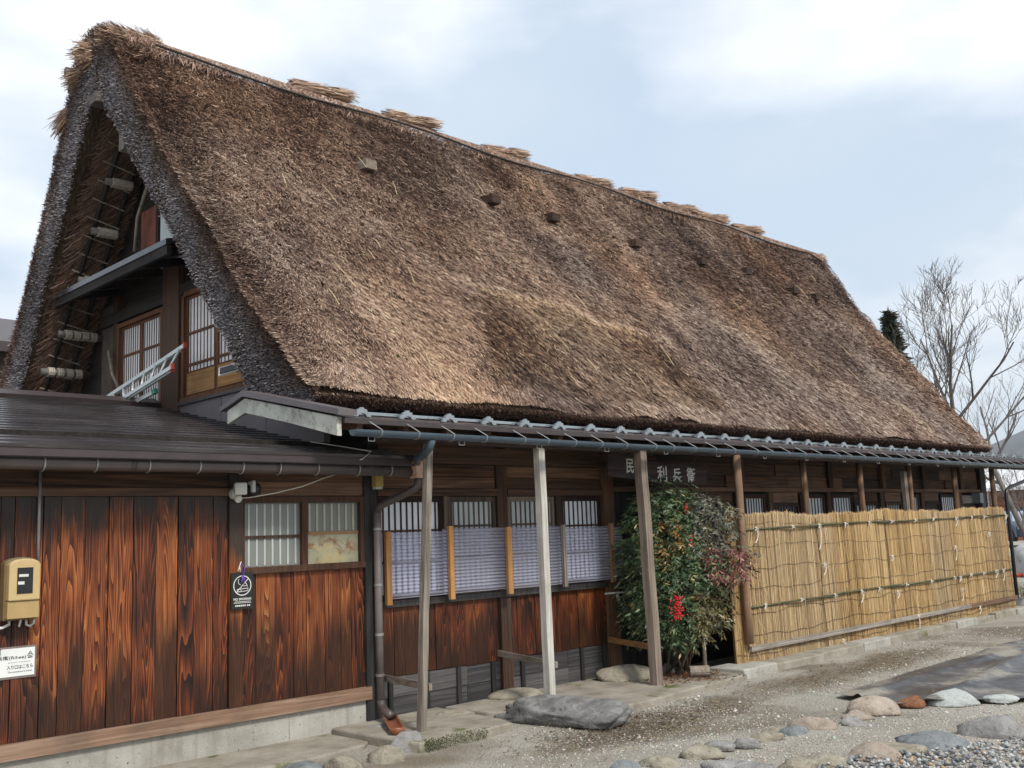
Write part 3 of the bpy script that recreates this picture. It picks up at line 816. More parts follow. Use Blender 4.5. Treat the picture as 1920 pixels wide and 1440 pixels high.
# ------------------------------------------------------------------ gable wall under the thatch (plane x = XW)
def gable():
    poly = [(8.0, 2.3)] + [(y, z) for y, z in INN if True] + [(13.7, 2.3)]
    mb = MB(); mb.prism(poly, 0, XW + 0.05, XW + 0.12); mb.build("gable_wall", M['soot'], house)
    W = XW
    def gb(name, y0, y1, z0, z1, mat, proud=0.03, x1=None):
        m = MB(); m.box(W - proud, W + 0.06 if x1 is None else x1, y0, y1, z0, z1); return m.build(name, mat, house)
    # plaster strip and boards
    gb("plaster_panel", 11.86, 12.35, 2.6, 4.55, M['plaster'], 0.0)
    gb("gable_post", 10.22, 10.6, 2.6, 4.7, wood('gable_post_wood', (0.014, 0.010, 0.008), (0.055, 0.032, 0.022), (0.13, 0.07, 0.045), 'z'), 0.06)
    gb("gable_post", 11.82, 11.94, 2.6, 4.6, M['post_dark'], 0.04)
    gb("gable_lintel", 9.1, 12.3, 4.28, 4.42, M['soot'], 0.05)
    # left window: two sashes of upright bars
    def window(y0, y1, z0, z1, nbars, rails, panel=0.0, sashes=2):
        wr = MB()
        wr.box(W - 0.05, W + 0.03, y0 - .05, y0, z0 - .05, z1 + .05); wr.box(W - 0.05, W + 0.03, y1, y1 + .05, z0 - .05, z1 + .05)
        wr.box(W - 0.052, W + 0.03, y0, y1, z1, z1 + .05); wr.box(W - 0.06, W + 0.03, y0 - .06, y1 + .06, z0 - .06, z0)
        w = wr.build("gable_window", M['gable_frame'], house)
        p = MB(); p.box(W + 0.0, W + 0.02, y0, y1, z0 + panel, z1); p.build("pane", M['pane_pink'], w)
        ws = (y1 - y0) / sashes
        for k in range(sashes):
            a, b = y0 + k * ws, y0 + (k + 1) * ws
            for yy in (a, b - .035):
                s = MB(); s.box(W - .018, W + .005, yy, yy + .035, z0, z1); s.build("sash_stile", M['gable_frame'], w)
            for zz in rails:
                s = MB(); s.box(W - .014, W - .0005, a + .035, b - .035, zz, zz + .026); s.build("sash_rail", M['gable_frame'], w)
            if panel:
                s = MB(); s.box(W - .022, W + .01, a + .035, b - .035, z0 + .03, z0 + panel); s.build("wood_panel", M['gable_panel'], w)
            for i in range(nbars):
                yy = a + .035 + (b - a - .07) * (i + .5) / nbars
                s = MB(); s.box(W - .004, W - .0005, yy - .0075, yy + .0075, z0 + panel, z1); s.build("bar", M['sash_z'], w)
    window(10.68, 11.76, 3.05, 4.2, 8, (3.05, 3.84, 4.17))
    window(8.80, 10.12, 3.16, 4.26, 8, (3.16, 3.415, 3.50, 3.84, 4.23), 0.26)
    # red-brown and white sheets in the peak
    def sheet(name, y0, y1, z0, z1, mat):
        m = MB(); k = int((y1 - y0) / 0.05); pts = []
        for i in range(k * 2 + 1):
            pts.append((y0 + (y1 - y0) * i / (k * 2), W - 0.01 - 0.012 * (i % 2)))
        for i in range(len(pts) - 1):
            (a, xa), (b, xb) = pts[i], pts[i + 1]
            m.add([(xa, a, z0), (xb, b, z0), (xb, b, z1), (xa, a, z1)], [(0, 1, 2, 3)])
        m.build(name, mat, house)
    sheet("red_sheet", 10.84, 11.28, 4.7, 5.5, M['red_corr'])
    sheet("white_sheet", 10.0, 10.78, 4.7, 5.75, M['white_corr'])
    gb("peak_post", 10.78, 10.84, 4.7, 5.8, M['sash_z'], 0.04)
    # pent roof across the gable
    m = MB(); m.prism([(4.52, 4.60), (5.15, 4.78), (5.15, 4.84), (4.52, 4.66)], 1, 9.45, 12.6)
    # prism axis 1 takes (x,z)
    m.build("pent_roof", M['metal_roof'], house)
    m = MB(); m.box(4.53, 4.58, 9.45, 12.55, 4.50, 4.595); m.build("pent_fascia", M['soot'], house)
    for i in range(6):
        y = 9.6 + i * 0.58
        m = MB(); m.bar((4.56, y, 4.545), (5.1, y, 4.68), 0.06, 0.08); m.build("pent_rafter", M['soot'], house)
    # metal flashing below the windows and at the side wall
    for y0, y1 in ((7.50, 8.45), (8.46, 9.3), (9.31, 10.19), (10.2, 11.2)):
        m = MB(); m.box(W - 0.045, W + 0.02, y0, y1, 2.2, 3.085 if y0 > 8.3 else 2.98); m.build("flashing_panel", M['flashing'], house)
    m = MB(); m.box(W - 0.075, W, 8.7, 10.22, 3.085, 3.12); m.build("flashing_cap", M['fascia'], house)
    # thatch framing seen on the inside of the far slope
    def inner(z): return float(np.interp(z, mirror(PI_)[::-1][:, 1], mirror(PI_)[::-1][:, 0]))
    for xx in (4.66, 4.90):
        m = MB(); m.tube([(xx + .02 * i, inner(z) - .07, z - .05) for i, z in enumerate((2.95, 3.8, 4.8, 5.8, 6.4))], 0.028, 7); m.build("rafter_pole", M['soot'], house, smooth=True)
    for i in range(17):
        z = 3.25 + i * 0.185
        m = MB(); m.tube([(4.60, inner(z) - .10, z - .05 + .04), (4.97, inner(z) - .12, z - .10)], 0.009, 5); m.build("lath", M['bamboo_dry'], house)
    for (y, z, x0, x1) in ((12.66, 3.76, 4.50, 5.08), (12.36, 4.18, 4.58, 5.12), (12.0, 4.78, 4.66, 4.98), (11.65, 5.30, 4.66, 5.02), (11.33, 5.82, 4.68, 5.06)):
        m = MB(); m.tube([(x0, y, z), (x1, y, z)], 0.045, 8); p = m.build("purlin", M['log_x'], house, smooth=True)
        n = 4 if x1 - x0 > .4 else 3
        for k in range(n):
            xx = x0 + 0.07 + k * (x1 - x0 - .14) / n
            m = MB()
            for q in range(3): m.tube([(xx + q * .026, y, z), (xx + q * .026 + .022, y, z)], 0.060, 9)
            m.build("rope_wrap", M['rope'], p)
    for (p0, p1) in (((4.95, 11.35, 3.3), (5.02, 11.95, 3.95)), ((4.98, 11.2, 5.0), (5.02, 10.95, 5.75))):
        m = MB(); m.tube([p0, ((p0[0]+p1[0])/2 - .05, (p0[1]+p1[1])/2, (p0[2]+p1[2])/2), p1], [0.022, 0.018, 0.026], 6); m.build("tie_branch", M['bamboo_dry'], house, smooth=True)
    m = MB(); m.box(4.36, 4.46, 11.3, 12.1, 6.16, 6.28); m.build("gable_tie", M['grey_y'], house)
    m = MB(); m.box(4.55, 4.66, 10.55, 10.68, 5.95, 6.5); m.build("king_post", M['grey_z'], house)
gable()

# ------------------------------------------------------------------ lower eave roof (hisashi), gutter, snow guards
EX0, EX1 = 4.56, 20.2
def hz(y): return 2.54 + 0.225 * (y - 6.5)
def lower_eave():
    m = MB(); m.prism([(6.50, hz(6.5) - .03), (6.50, hz(6.5)), (8.0, hz(8.0)), (8.0, hz(8.0) - .03)], 0, EX0, EX1)
    er = m.build("eave_roof", M['fascia'], house)
    m = MB(); m.box(EX0, EX1, 6.478, 6.499, 2.497, 2.538); m.build("fascia", M['fascia'], house)
    # barge boards at the near end
    def slab_yz(name, poly, x0, x1, mat):
        m = MB(); m.prism(poly, 0, x0, x1); return m.build(name, mat, house)
    slab_yz("barge_board", [(6.52, 2.40), (6.52, 2.545), (7.90, 2.855), (7.90, 2.73), (7.2, 2.57)], EX0 - .045, EX0 - .004, M['barge'])
    slab_yz("barge_return", [(7.90, 2.855), (8.20, 2.78), (8.20, 2.66), (7.90, 2.73)], EX0 - .045, EX0 - .004, M['barge'])
    slab_yz("barge_cap", [(6.46, 2.555), (6.46, 2.60), (7.90, 2.925), (8.28, 2.82), (8.28, 2.78), (7.90, 2.872)], EX0 - .075, EX0 + .10, M['flashing'])
    # rafters
    m0 = MB(); m0.bar((0, 6.55, hz(6.55) - .075), (0, 7.5, hz(7.5) - .075), 0.055, 0.08); me = m0.mesh("rafter", (M['beam_dark'],))
    x = 4.75
    while x < 19.6:
        link("rafter", me, None, house, loc=(x, 0, 0)); x += 0.4615
    m = MB(); m.box(5.0, 19.4, 6.60, 6.70, 2.385, 2.465); m.build("eave_beam", M['beam_dark'], house)
    # gutter: open half round
    def half_round(x0, x1, y, z, r, n=9, th=0.006):
        m = MB(); P = []
        for xx in (x0, x1):
            for k in range(n + 1):
                a = math.pi + math.pi * k / n
                P.append((xx, y + r * math.cos(a), z + r * math.sin(a)))
            for k in range(n, -1, -1):
                a = math.pi + math.pi * k / n
                P.append((xx, y + (r - th) * math.cos(a), z + (r - th) * math.sin(a)))
        q = 2 * (n + 1)
        F = [(k, (k + 1) % q, q + (k + 1) % q, q + k) for k in range(q)]
        F += [tuple(range(q)), tuple(range(2 * q - 1, q - 1, -1))]
        m.add(P, F); return m
    g = half_round(EX0 + .02, EX1, 6.40, 2.437, 0.05)
    gut = g.build("gutter", M['gutter_blue'], house, label="blue grey half-round eave gutter")
    m = MB(); m.prism([(6.40 + 0.049 * math.cos(math.pi + math.pi * k / 9), 2.437 + 0.049 * math.sin(math.pi + math.pi * k / 9)) for k in range(10)], 0, EX0 + .015, EX0 + .03)
    m.build("end_cap", M['gutter_blue'], gut)
    m = MB()
    m.tube([(0, 6.40 + 0.0525 * math.cos(R(180 + 180 * k / 8)), 2.437 + 0.0525 * math.sin(R(180 + 180 * k / 8))) for k in range(9)], 0.005, 4)
    m.tube([(0.0, 6.349, 2.437), (-.012, 6.41, 2.475), (-0.03, 6.476, 2.515)], 0.0042, 4)
    me = m.mesh("gutter_bracket", (M['steel_dull'],))
    x = 4.82; k = 0
    while x < 20.0:
        link("gutter_bracket", me, None, house, loc=(x, 0, 0)); x += (0.37, 0.37, 0.37, 0.46, 0.30)[k % 5]; k += 1
    m = MB()
    m.tube([(-.03, 6.40, 2.39), (-.03, 6.40, 2.355), (.03, 6.40, 2.355), (.03, 6.40, 2.39)], 0.004, 4)
    me = m.mesh("gutter_hook", (M['steel_dull'],))
    for k in range(16): link("gutter_hook", me, None, house, loc=(4.75 + 0.93 * k, 0, 0))
    # snow rail and guards
    m = MB(); m.box(EX0 + .06, EX1, 6.80, 6.806, hz(6.8) + .004, hz(6.8) + .034); m.box(EX0 + .06, EX1, 6.76, 6.80, hz(6.8) + .003, hz(6.8) + .009)
    m.build("snow_rail", M['steel'], house)
    z0 = hz(6.65) + .002
    m = MB()
    prof = [(-.085, 0), (-.085, .03), (-.05, .035), (-.045, .06), (-.02, .062), (-.015, .075), (.015, .075), (.02, .062), (.045, .06), (.05, .035), (.085, .03), (.085, 0), (.045, 0), (.03, .022), (0, .03), (-.03, .022), (-.045, 0)]
    m.prism([(a, z0 + b) for a, b in prof], 1, 6.635, 6.66)
    m.box(-.02, .02, 6.66, 6.86, z0 + 0.04, z0 + .055)
    me = m.mesh("snow_guard", (M['steel'],))
    for k in range(33): link("snow_guard", me, None, house, loc=(4.84 + 0.4615 * k, 0, 0))
    # straw litter on the eave
    n = 2500; x = RNG.uniform(4.7, 19.5, n); y = RNG.uniform(6.52, 7.1, n)
    P = np.stack([x, y, hz(y) + .004], 1); D = unit(np.stack([RNG.normal(size=n), RNG.normal(size=n) * .5, np.full(n, .03)], 1)); N = np.tile([[0, -.2, .97]], (n, 1))
    V, F = blades(P, D, N, RNG.uniform(.03, .12, n), RNG.uniform(.004, .009, n), .7)
    link("straw_litter", np_mesh("straw_litter", V, F, M['straw'], np.repeat(pal_pick(.5 + RNG.normal(size=n) * .25), 4, 0)), None, er, kind="stuff")
lower_eave()

# ------------------------------------------------------------------ front wall of the farmhouse
def front_wall():
    def bx(name, x0, x1, y0, y1, z0, z1, mat, par=house, label=None):
        m = MB(); m.box(x0, x1, y0, y1, z0, z1); return m.build(name, mat, par, label=label)
    core = bx("wall", 5.15, 19.35, WM + .06, WM + .16, 0.0, 3.0, M['soot'])
    bx("back_wall", 5.15, 19.0, 14.0, 14.1, 0.0, 3.0, M['soot'])
    bx("end_wall", 19.0, 19.08, WM + .17, 13.99, 0.0, 6.0 if False else 3.0, M['soot'])
    # black base boards and battens
    for z0, z1 in ((0.045, 0.215), (0.22, 0.395)):
        for x0, x1 in ((5.52, 6.6), (6.605, 7.03), (7.19, 8.0), (8.005, 8.63)):
            bx("base_board", x0, x1, WM + random.uniform(0, .006), WM + .05, z0, z1, M['board_black'], core)
    for x in (5.66, 6.08, 6.46, 6.90, 7.30, 8.18, 8.54):
        bx("base_batten", x, x + .045, WM - .025, WM - .001, 0.04, 0.40, M['post_black'], core)
    # cedar boards under the sill
    seams = [5.50, 5.62, 5.74, 5.86, 6.02, 6.22, 6.40, 6.58, 6.73, 6.88, 7.03]
    seams2 = [7.19, 7.28, 7.39, 7.53, 7.72, 7.90, 8.04, 8.18, 8.29, 8.46, 8.63]
    for S in (seams, seams2):
        for a, b in zip(S[:-1], S[1:]):
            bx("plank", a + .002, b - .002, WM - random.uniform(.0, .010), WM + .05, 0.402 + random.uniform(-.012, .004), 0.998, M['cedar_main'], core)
    # posts
    bx("wall_post", 7.04, 7.18, WM - .03, WM + .055, 0.05, 2.50, M['post_dark'])
    bx("wall_post", 8.64, 8.82, WM - .04, WM + .055, 0.12, 2.50, M['post_dark'])
    bx("wall_post", 5.47, 5.56, WM - .03, WM + .055, 0.0, 2.50, M['post_black'])
    bx("sill_beam", 5.52, 8.64, WM - .05, WM - .002, 1.0, 1.055, M['post_black'])
    bx("lintel", 5.565, 7.035, WM - .04, WM + .055, 1.985, 2.055, M['board_brown'])
    bx("lintel", 7.185, 8.635, WM - .04, WM + .055, 1.985, 2.055, M['board_brown'])
    for z0, z1, mt in ((2.06, 2.165, 'board_brown'), (2.17, 2.285, 'board_brown')):
        for x0, x1 in ((5.565, 7.03), (7.185, 8.63)):
            bx("head_board", x0, x1, WM - .01, WM + .055, z0, z1, M[mt], core)
    bx("head_beam", 5.56, 9.6, WM - .06, WM - .031, 2.29, 2.45, M['beam_dark'])
    bx("head_board", 5.56, 9.6, WM - .02, WM + .055, 2.455, 2.66, M['board_brown'], core)
    # windows with upright bars
    def window(x0, x1, z0, z1, nb, rail, pane, frame, y=WM, hidden=False):
        m = MB()
        m.box(x0, x0 + .04, y - .01, y + .04, z0, z1); m.box(x1 - .04, x1, y - .01, y + .04, z0, z1)
        m.box(x0 + .04, x1 - .04, y - .009, y + .04, z1 - .05, z1); m.box(x0 + .04, x1 - .04, y - .009, y + .04, z0, z0 + .05)
        w = m.build("lattice_window", M[frame], house)
        p = MB(); p.box(x0 + .03, x1 - .03, y + .012, y + .035, z0 + .02, z1 - .02); p.build("pane", M[pane], w)
        for zz in rail:
            s = MB(); s.box(x0 + .04, x1 - .04, y - .001, y + .0118, zz, zz + .020); s.build("rail", M[frame], w)
        for i in range(nb):
            xx = x0 + .04 + (x1 - x0 - .08) * (i + .5) / nb
            s = MB(); s.box(xx - .009, xx + .009, y + .006, y + .0115, z0 + .05, z1 - .05); s.build("bar", M[frame], w)
    window(5.58, 6.34, 1.06, 1.98, 10, (1.38, 1.66), 'pane_white', 'sash_z')
    window(6.42, 7.03, 1.06, 1.98, 8, (1.40, 1.69), 'pane_dim', 'sash_light')
    window(7.19, 7.88, 1.06, 1.98, 9, (1.40, 1.69), 'pane_dim', 'sash_light')
    window(7.98, 8.62, 1.06, 1.98, 8, (1.38, 1.66), 'pane_white', 'sash_z')
    bx("mullion", 6.345, 6.415, WM - .03, WM + .05, 1.057, 1.983, M['sash_light'])
    bx("mullion", 7.885, 7.975, WM - .03, WM + .05, 1.057, 1.983, M['post_dark'])
    # corrugated lavender sheets with battens over the lower half of the windows
    def corr(x0, x1, z0, z1, y, lab):
        m = MB(); nz = 150; V = []; F = []; nx = 6
        for k in range(nz + 1):
            z = z0 + (z1 - z0) * k / nz
            d = 0.009 * math.sin(2 * math.pi * (z - z0) / 0.032)
            for i in range(nx + 1):
                V.append((x0 + (x1 - x0) * i / nx, y + d + 0.003 * math.sin(i * 1.9 + z * 3), z))
        for k in range(nz):
            for i in range(nx):
                a = k * (nx + 1) + i; F.append((a, a + 1, a + nx + 2, a + nx + 1))
        m.add(V, F); return m.build("corrugated_sheet", M['poly'], house, smooth=True)
    corr(5.60, 6.33, 1.075, 1.655, WM - .10, '')
    corr(6.24, 7.08, 1.08, 1.675, WM - .118, '')
    corr(7.03, 7.87, 1.075, 1.67, WM - .10, '')
    corr(7.80, 8.64, 1.08, 1.65, WM - .118, '')
    corr(8.60, 8.86, 1.085, 1.645, WM - .10, '')
    for x, z0, z1, w, mt in ((5.555, 1.03, 1.665, .055, 'orange_z'), (6.285, 1.03, 1.70, .055, 'orange_z'), (7.03, 1.03, 1.675, .062, 'orange_z'), (7.83, 1.05, 1.68, .045, 'grey_z'), (8.585, 1.05, 1.68, .055, 'log_z')):
        bx("sheet_batten", x, x + w, WM - .165, WM - .131, z0, z1, M[mt])
    # entrance recess behind the shrub
    for i in range(7):
        bx("entry_board", 8.84 + i * .17, 8.84 + (i + 1) * .17 - .006, WM + .03 + random.uniform(0, .01), WM + .058, 0.1, 2.28, M['post_black'], core)
    bx("lintel", 8.825, 19.1, WM - .035, WM + .05, 2.035, 2.085, M['grey_x'] if False else M['board_brown'])
    # far bays
    for (a, b, br) in ((10.05, 10.55, 0), (10.62, 11.2, 0), (11.45, 11.96, 1), (12.15, 12.80, 0), (12.85, 13.52, 1), (13.72, 14.34, 1), (14.40, 15.15, 0), (15.40, 15.95, 0), (15.98, 16.60, 1), (16.83, 17.36, 0), (17.42, 18.05, 1)):
        if br: window(a, b, 0.75, 2.0, 7, (), 'pane_white', 'sash_z')
        else:
            bx("transom_board", a, b, WM + .0, WM + .05, 1.89, 2.03, M['board_brown'])
            window(a, b, 0.75, 1.885, 8, (), 'pane_dim' if random.random() < .5 else 'pane_dark', 'sash_z')
    for x in (9.9, 11.25, 12.02, 13.56, 15.2, 16.65, 18.15):
        bx("wall_post", x, x + .11, WM - .03, WM + .052, 0.05, 2.03, M['post_dark'])
    for z0, z1 in ((2.09, 2.24), (2.245, 2.40), (2.405, 2.56), (2.565, 2.72)):
        x = 9.62 if z0 > 2.3 else 8.83
        while x < 19.0:
            L = random.uniform(1.3, 2.6); e = min(19.05, x + L)
            bx("head_board", x, e - .004, WM - random.uniform(-.02, .02), WM + .055, z0, z1, M['beam_dark'] if random.random() < .65 else M['board_brown'], core)
            x = e
    for x in (11.3, 13.6, 15.25, 16.7, 18.2):
        bx("head_strut", x, x + .12, WM - .06, WM - .025, 2.09, 2.72, M['post_dark'])
    bx("corner_post", 19.08, 19.3, WM - .06, WM + .06, 0.0, 2.8, M['post_black'])
    bx("side_board", 18.3, 19.07, WM - .02, WM + .05, 1.84, 1.98, M['grey_x'])
    bx("side_board", 18.3, 19.07, WM + .0, WM + .055, 0.3, 1.83, M['post_black'])
front_wall()

# ------------------------------------------------------------------ posts and braces that carry the eave
def eave_posts():
    def post(a, b, w, d, mat, lab):
        m = MB(); n = 8
        A, B = Vector(a), Vector(b)
        for i in range(n):
            p = A.lerp(B, i / n) + Vector((math.sin(i * 2.1 + w * 90) * .0025, math.cos(i * 1.7) * .002, 0)); q = A.lerp(B, (i + 1) / n) + Vector((math.sin((i + 1) * 2.1 + w * 90) * .0025, math.cos((i + 1) * 1.7) * .002, 0))
            if i == 0: p = A
            m.bar(p, q, w, d, (0, 1, 0))
        return m.build("eave_post", mat, house, label=lab)
    post((5.35, 6.62, 0.06), (5.50, 6.62, 2.40), 0.058, 0.058, M['grey_z'], "leaning grey post by the downpipe")
    post((6.84, 6.62, 0.11), (6.85, 6.64, 2.40), 0.076, 0.074, M['white_z'], "whitewashed post standing on the boulder")
    post((8.36, 6.60, 0.06), (8.32, 6.62, 2.40), 0.098, 0.09, M['brown_z'], "brown weathered post beside the shrub")
    for (a, b, mt) in (((5.56, 7.43, 0.415), (5.44, 6.60, 0.41), 'grey_y'), ((6.98, 7.42, 0.47), (6.90, 6.58, 0.42), 'grey_y'), ((8.60, 7.41, 0.445), (8.41, 6.58, 0.41), 'orange_y')):
        m = MB(); m.bar(a, b, 0.03, 0.055); m.build("brace", M[mt], house)
    def pole(x, y, z0, r, lean=0.0):
        m = MB(); m.tube([(x + lean * (1 - t) + .012 * math.sin(5 * t + x), y, z0 + (2.40 - z0) * t) for t in (0, .2, .4, .6, .8, 1)], [r, r * .98, r * .95, r * .92, r * .9, r * .86], 9)
        m.build("eave_pole", M['log_z'], house, smooth=True)
    pole(9.99, 6.565, 0.30, 0.05, .02)
    for x in (11.82, 13.32, 14.82, 16.42, 17.98): pole(x, 6.78, 0.08, 0.048, random.uniform(-.03, .03))
    m = MB(); m.bar((14.72, 6.80, 0.08), (14.70, 6.80, 2.30), 0.09, 0.06, (0, 1, 0)); m.build("eave_post", M['brown_z'], house)
eave_posts()

# ------------------------------------------------------------------ annex wing
annex = root("annex", "low wooden annex of red-brown boards with a dark stepped metal roof", "annex", (3.0, WA, 0.0))
AX0 = 0.6
def ar(y): return 2.30 + 0.222 * (y - 6.95)
def build_annex():
    def bx(name, x0, x1, y0, y1, z0, z1, mat, par=annex, label=None):
        m = MB(); m.box(x0, x1, y0, y1, z0, z1); return m.build(name, mat, par, label=label)
    core = bx("wall", AX0, 5.46, WA + .045, WA + .12, 0.3, 2.45, M['soot'])
    base = bx("foundation", AX0, 5.475, WA - .005, WA + .12, -0.05, 0.252, M['concrete'], label="pale concrete footing")
    for x in (2.1, 4.62): bx("form_joint", x, x + .006, WA - .0075, WA + .0, 0.0, 0.252, M['slab'], base)
    bx("side_wall", AX0, AX0 + .1, WA + .125, 14.0, 0.0, 2.3, M['soot'])
    bx("sill_board", AX0, 5.42, WA - .045, WA + .045, 0.254, 0.36, M['sill_x'])
    seams = [0.62, 0.8, 0.97, 1.17, 1.33, 1.52, 1.70, 1.88, 2.08, 2.27, 2.39, 2.48, 2.59, 2.67, 2.79, 2.96, 3.13, 3.31, 3.49, 3.66, 3.79, 3.95, 4.075]
    for i, (a, b) in enumerate(zip(seams[:-1], seams[1:])):
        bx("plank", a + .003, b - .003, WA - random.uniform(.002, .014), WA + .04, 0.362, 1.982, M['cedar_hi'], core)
    seams = [4.20, 4.32, 4.50, 4.67, 4.79, 4.97, 5.13, 5.24, 5.375]
    for i, (a, b) in enumerate(zip(seams[:-1], seams[1:])):
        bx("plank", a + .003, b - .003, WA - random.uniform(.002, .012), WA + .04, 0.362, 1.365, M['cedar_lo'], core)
    bx("wall_post", 4.078, 4.197, WA - .03, WA + .042, 0.362, 2.30, cedar('cedar_post', 1.55, 0.4, 0.95))
    bx("corner_post", 5.378, 5.465, WA - .035, WA + .042, 0.02, 2.30, M['post_black'])
    bx("head_rail", AX0, 4.076, WA - .035, WA + .042, 1.985, 2.045, M['beam_dark'])
    bx("head_board", AX0, 4.076, WA - .012, WA + .042, 2.048, 2.165, M['board_brown'], core)
    bx("head_beam", AX0, 4.076, WA - .03, WA + .042, 2.168, 2.30, M['beam_dark'])
    bx("head_board", 4.20, 5.375, WA - .010, WA + .042, 1.985, 2.10, M['board_brown'], core)
    bx("head_board", 4.20, 5.375, WA - .014, WA + .042, 2.103, 2.22, M['board_brown'], core)
    bx("head_beam", 4.20, 5.375, WA - .03, WA + .042, 2.223, 2.30, M['beam_dark'])
    # small sliding window
    m = MB()
    m.box(4.20, 5.375, WA - .03, WA + .035, 1.93, 1.98); m.box(4.20, 5.375, WA - .045, WA + .035, 1.368, 1.42)
    m.box(4.745, 4.80, WA - .028, WA + .035, 1.42, 1.93); m.box(5.335, 5.375, WA - .028, WA + .035, 1.42, 1.93); m.box(4.20, 4.215, WA - .028, WA + .035, 1.42, 1.93)
    w = m.build("sliding_window", M['sash_z'], annex)
    bx("pane", 4.215, 4.745, WA + .012, WA + .024, 1.42, 1.93, M['pane_frost'], w)
    bx("pane", 4.80, 5.335, WA + .016, WA + .028, 1.675, 1.93, M['pane_frost'], w)
    bx("pane", 4.80, 5.335, WA + .014, WA + .028, 1.42, 1.674, M['pane_rust'], w, label="lower pane patched with stained peeling paper")
    bx("rail", 4.215, 4.745, WA - .005, WA + .011, 1.645, 1.668, M['sash_z'], w)
    bx("rail", 4.80, 5.335, WA + .004, WA + .0155, 1.66, 1.685, flat('tan_rail', (0.36, 0.2, 0.09)), w)
    for i in range(7): bx("bar", 4.26 + i * .072, 4.276 + i * .072, WA + .006, WA + .0115, 1.43, 1.92, M['bar_pale'] if False else M['pane_dim'], w)
    for i in range(7): bx("bar", 4.83 + i * .074, 4.85 + i * .074, WA + .007, WA + .0155, 1.69, 1.92, M['bar_pale'], w)
    # stepped metal roof: one strip per course
    n = 20; y0, y1 = 6.90, 10.75
    rf = MB(); rf.prism([(6.92, ar(6.92) - .05), (6.92, ar(6.92) - .012), (10.75, ar(10.75) - .012), (10.75, ar(10.75) - .05)], 0, AX0 - .2, 5.05)
    rr = rf.build("roof_deck", M['soot'], annex)
    for k in range(n):
        a = y0 + (y1 - y0) * k / n; b = y0 + (y1 - y0) * (k + 1) / n
        xe = 5.60 if b < 7.48 else 5.052
        m = MB(); m.prism([(a, ar(a) - .012), (a - .006, ar(a) + .012), (a + .012, ar(a) + .018), (b + .004, ar(b) + .004), (b + .004, ar(b) - .010)], 0, AX0 - .25, xe)
        m.build("roof_course", M['metal_roof'], rr)
    m = MB(); m.prism([(10.62, ar(10.62) + .01), (10.60, ar(10.62) + .05), (10.78, ar(10.78) + .085), (10.98, ar(10.6) + .05), (10.96, ar(10.6) + .0)], 0, AX0 - .25, 5.05); m.build("ridge_cap", M['fascia'], annex)
    m = MB(); m.prism([(10.85, ar(10.75) - .05), (10.85, ar(10.75)), (14.6, 2.25), (14.6, 2.2)], 0, AX0 - .2, 5.0); m.build("back_roof", M['metal_roof'], annex)
    bx("fascia", AX0 - .2, 5.60, 6.918, 6.938, 2.215, 2.285, M['fascia']); bx("fascia_cover", AX0 - .2, 4.80, 6.906, 6.9165, 2.222, 2.283, M['fascia'])
    bx("soffit_board", AX0 - .2, 5.56, 6.95, WA - .05, 2.245, 2.26, M['soot'])
    x = AX0
    while x < 5.4:
        bx("rafter_end", x, x + .05, 6.96, WA - .04, 2.17, 2.243, M['sash_light'] if random.random() < .3 else M['beam_dark']); x += 0.455
    m = MB(); m.tube([(AX0 - .2, 7.0, 2.185), (1.5, 7.0, 2.19), (3.0, 7.0, 2.186), (4.4, 7.0, 2.188), (5.66, 7.0, 2.178)], 0.05, 12)
    g = m.build("gutter", M['gutter_brown'], annex, smooth=True, label="brown eave gutter")
    m = MB(); m.tube([(0, 7.0 + .055 * math.cos(t), 2.187 + .055 * math.sin(t)) for t in [R(20 + 14 * k) for k in range(24)]], 0.006, 4); m.tube([(0, 6.98, 2.24), (.04, 6.955, 2.255)], .005, 4)
    me = m.mesh("gutter_bracket", (M['steel_dull'],))
    for k in range(14): link("gutter_bracket", me, None, annex, loc=(0.75 + k * .355 + random.uniform(-.03, .03), 0, 0))
    for x in (2.0, 3.1, 4.25, 5.15):
        m = MB(); m.tube([(x, 7.0, 2.187), (x + .035, 7.0, 2.187)], 0.0525, 12); m.build("gutter_joint", M['fascia'], annex, smooth=True)
    # loose light strip behind the gutter
    m = MB(); m.tube([(0.6 + i * .25, 6.985, 2.236 + .006 * math.sin(i * 1.6)) for i in range(20)], 0.004, 4); m.build("eave_wire", M['steel_dull'], annex)
build_annex()

# downpipe train between the two gutters
dp = root("downpipe", "weathered downpipe with a peach hopper head at the annex corner", "downpipe", (5.47, 7.3, 0.05))
m = MB(); m.tube([(5.36, 6.41, 2.395), (5.37, 6.45, 2.33), (5.45, 6.62, 2.29), (5.55, 6.83, 2.28), (5.62, 6.93, 2.24)], 0.036, 12); m.build("upper_elbow", M['gutter_blue'], dp, smooth=True, label="blue grey elbow from the upper gutter")
m = MB()
def frus(mb, cx, cy, z0, z1, a0, b0, a1, b1):
    mb.add([(cx-a0,cy-b0,z0),(cx+a0,cy-b0,z0),(cx+a0,cy+b0,z0),(cx-a0,cy+b0,z0),(cx-a1,cy-b1,z1),(cx+a1,cy-b1,z1),(cx+a1,cy+b1,z1),(cx-a1,cy+b1,z1)],
           [(0,3,2,1),(4,5,6,7),(0,1,5,4),(1,2,6,5),(2,3,7,6),(3,0,4,7)])
frus(m, 5.655, 6.96, 2.115, 2.235, .048, .045, .075, .07); frus(m, 5.655, 6.96, 2.236, 2.255, .092, .085, .096, .09)
m.build("hopper", M['hopper'], dp, label="peach hopper head")
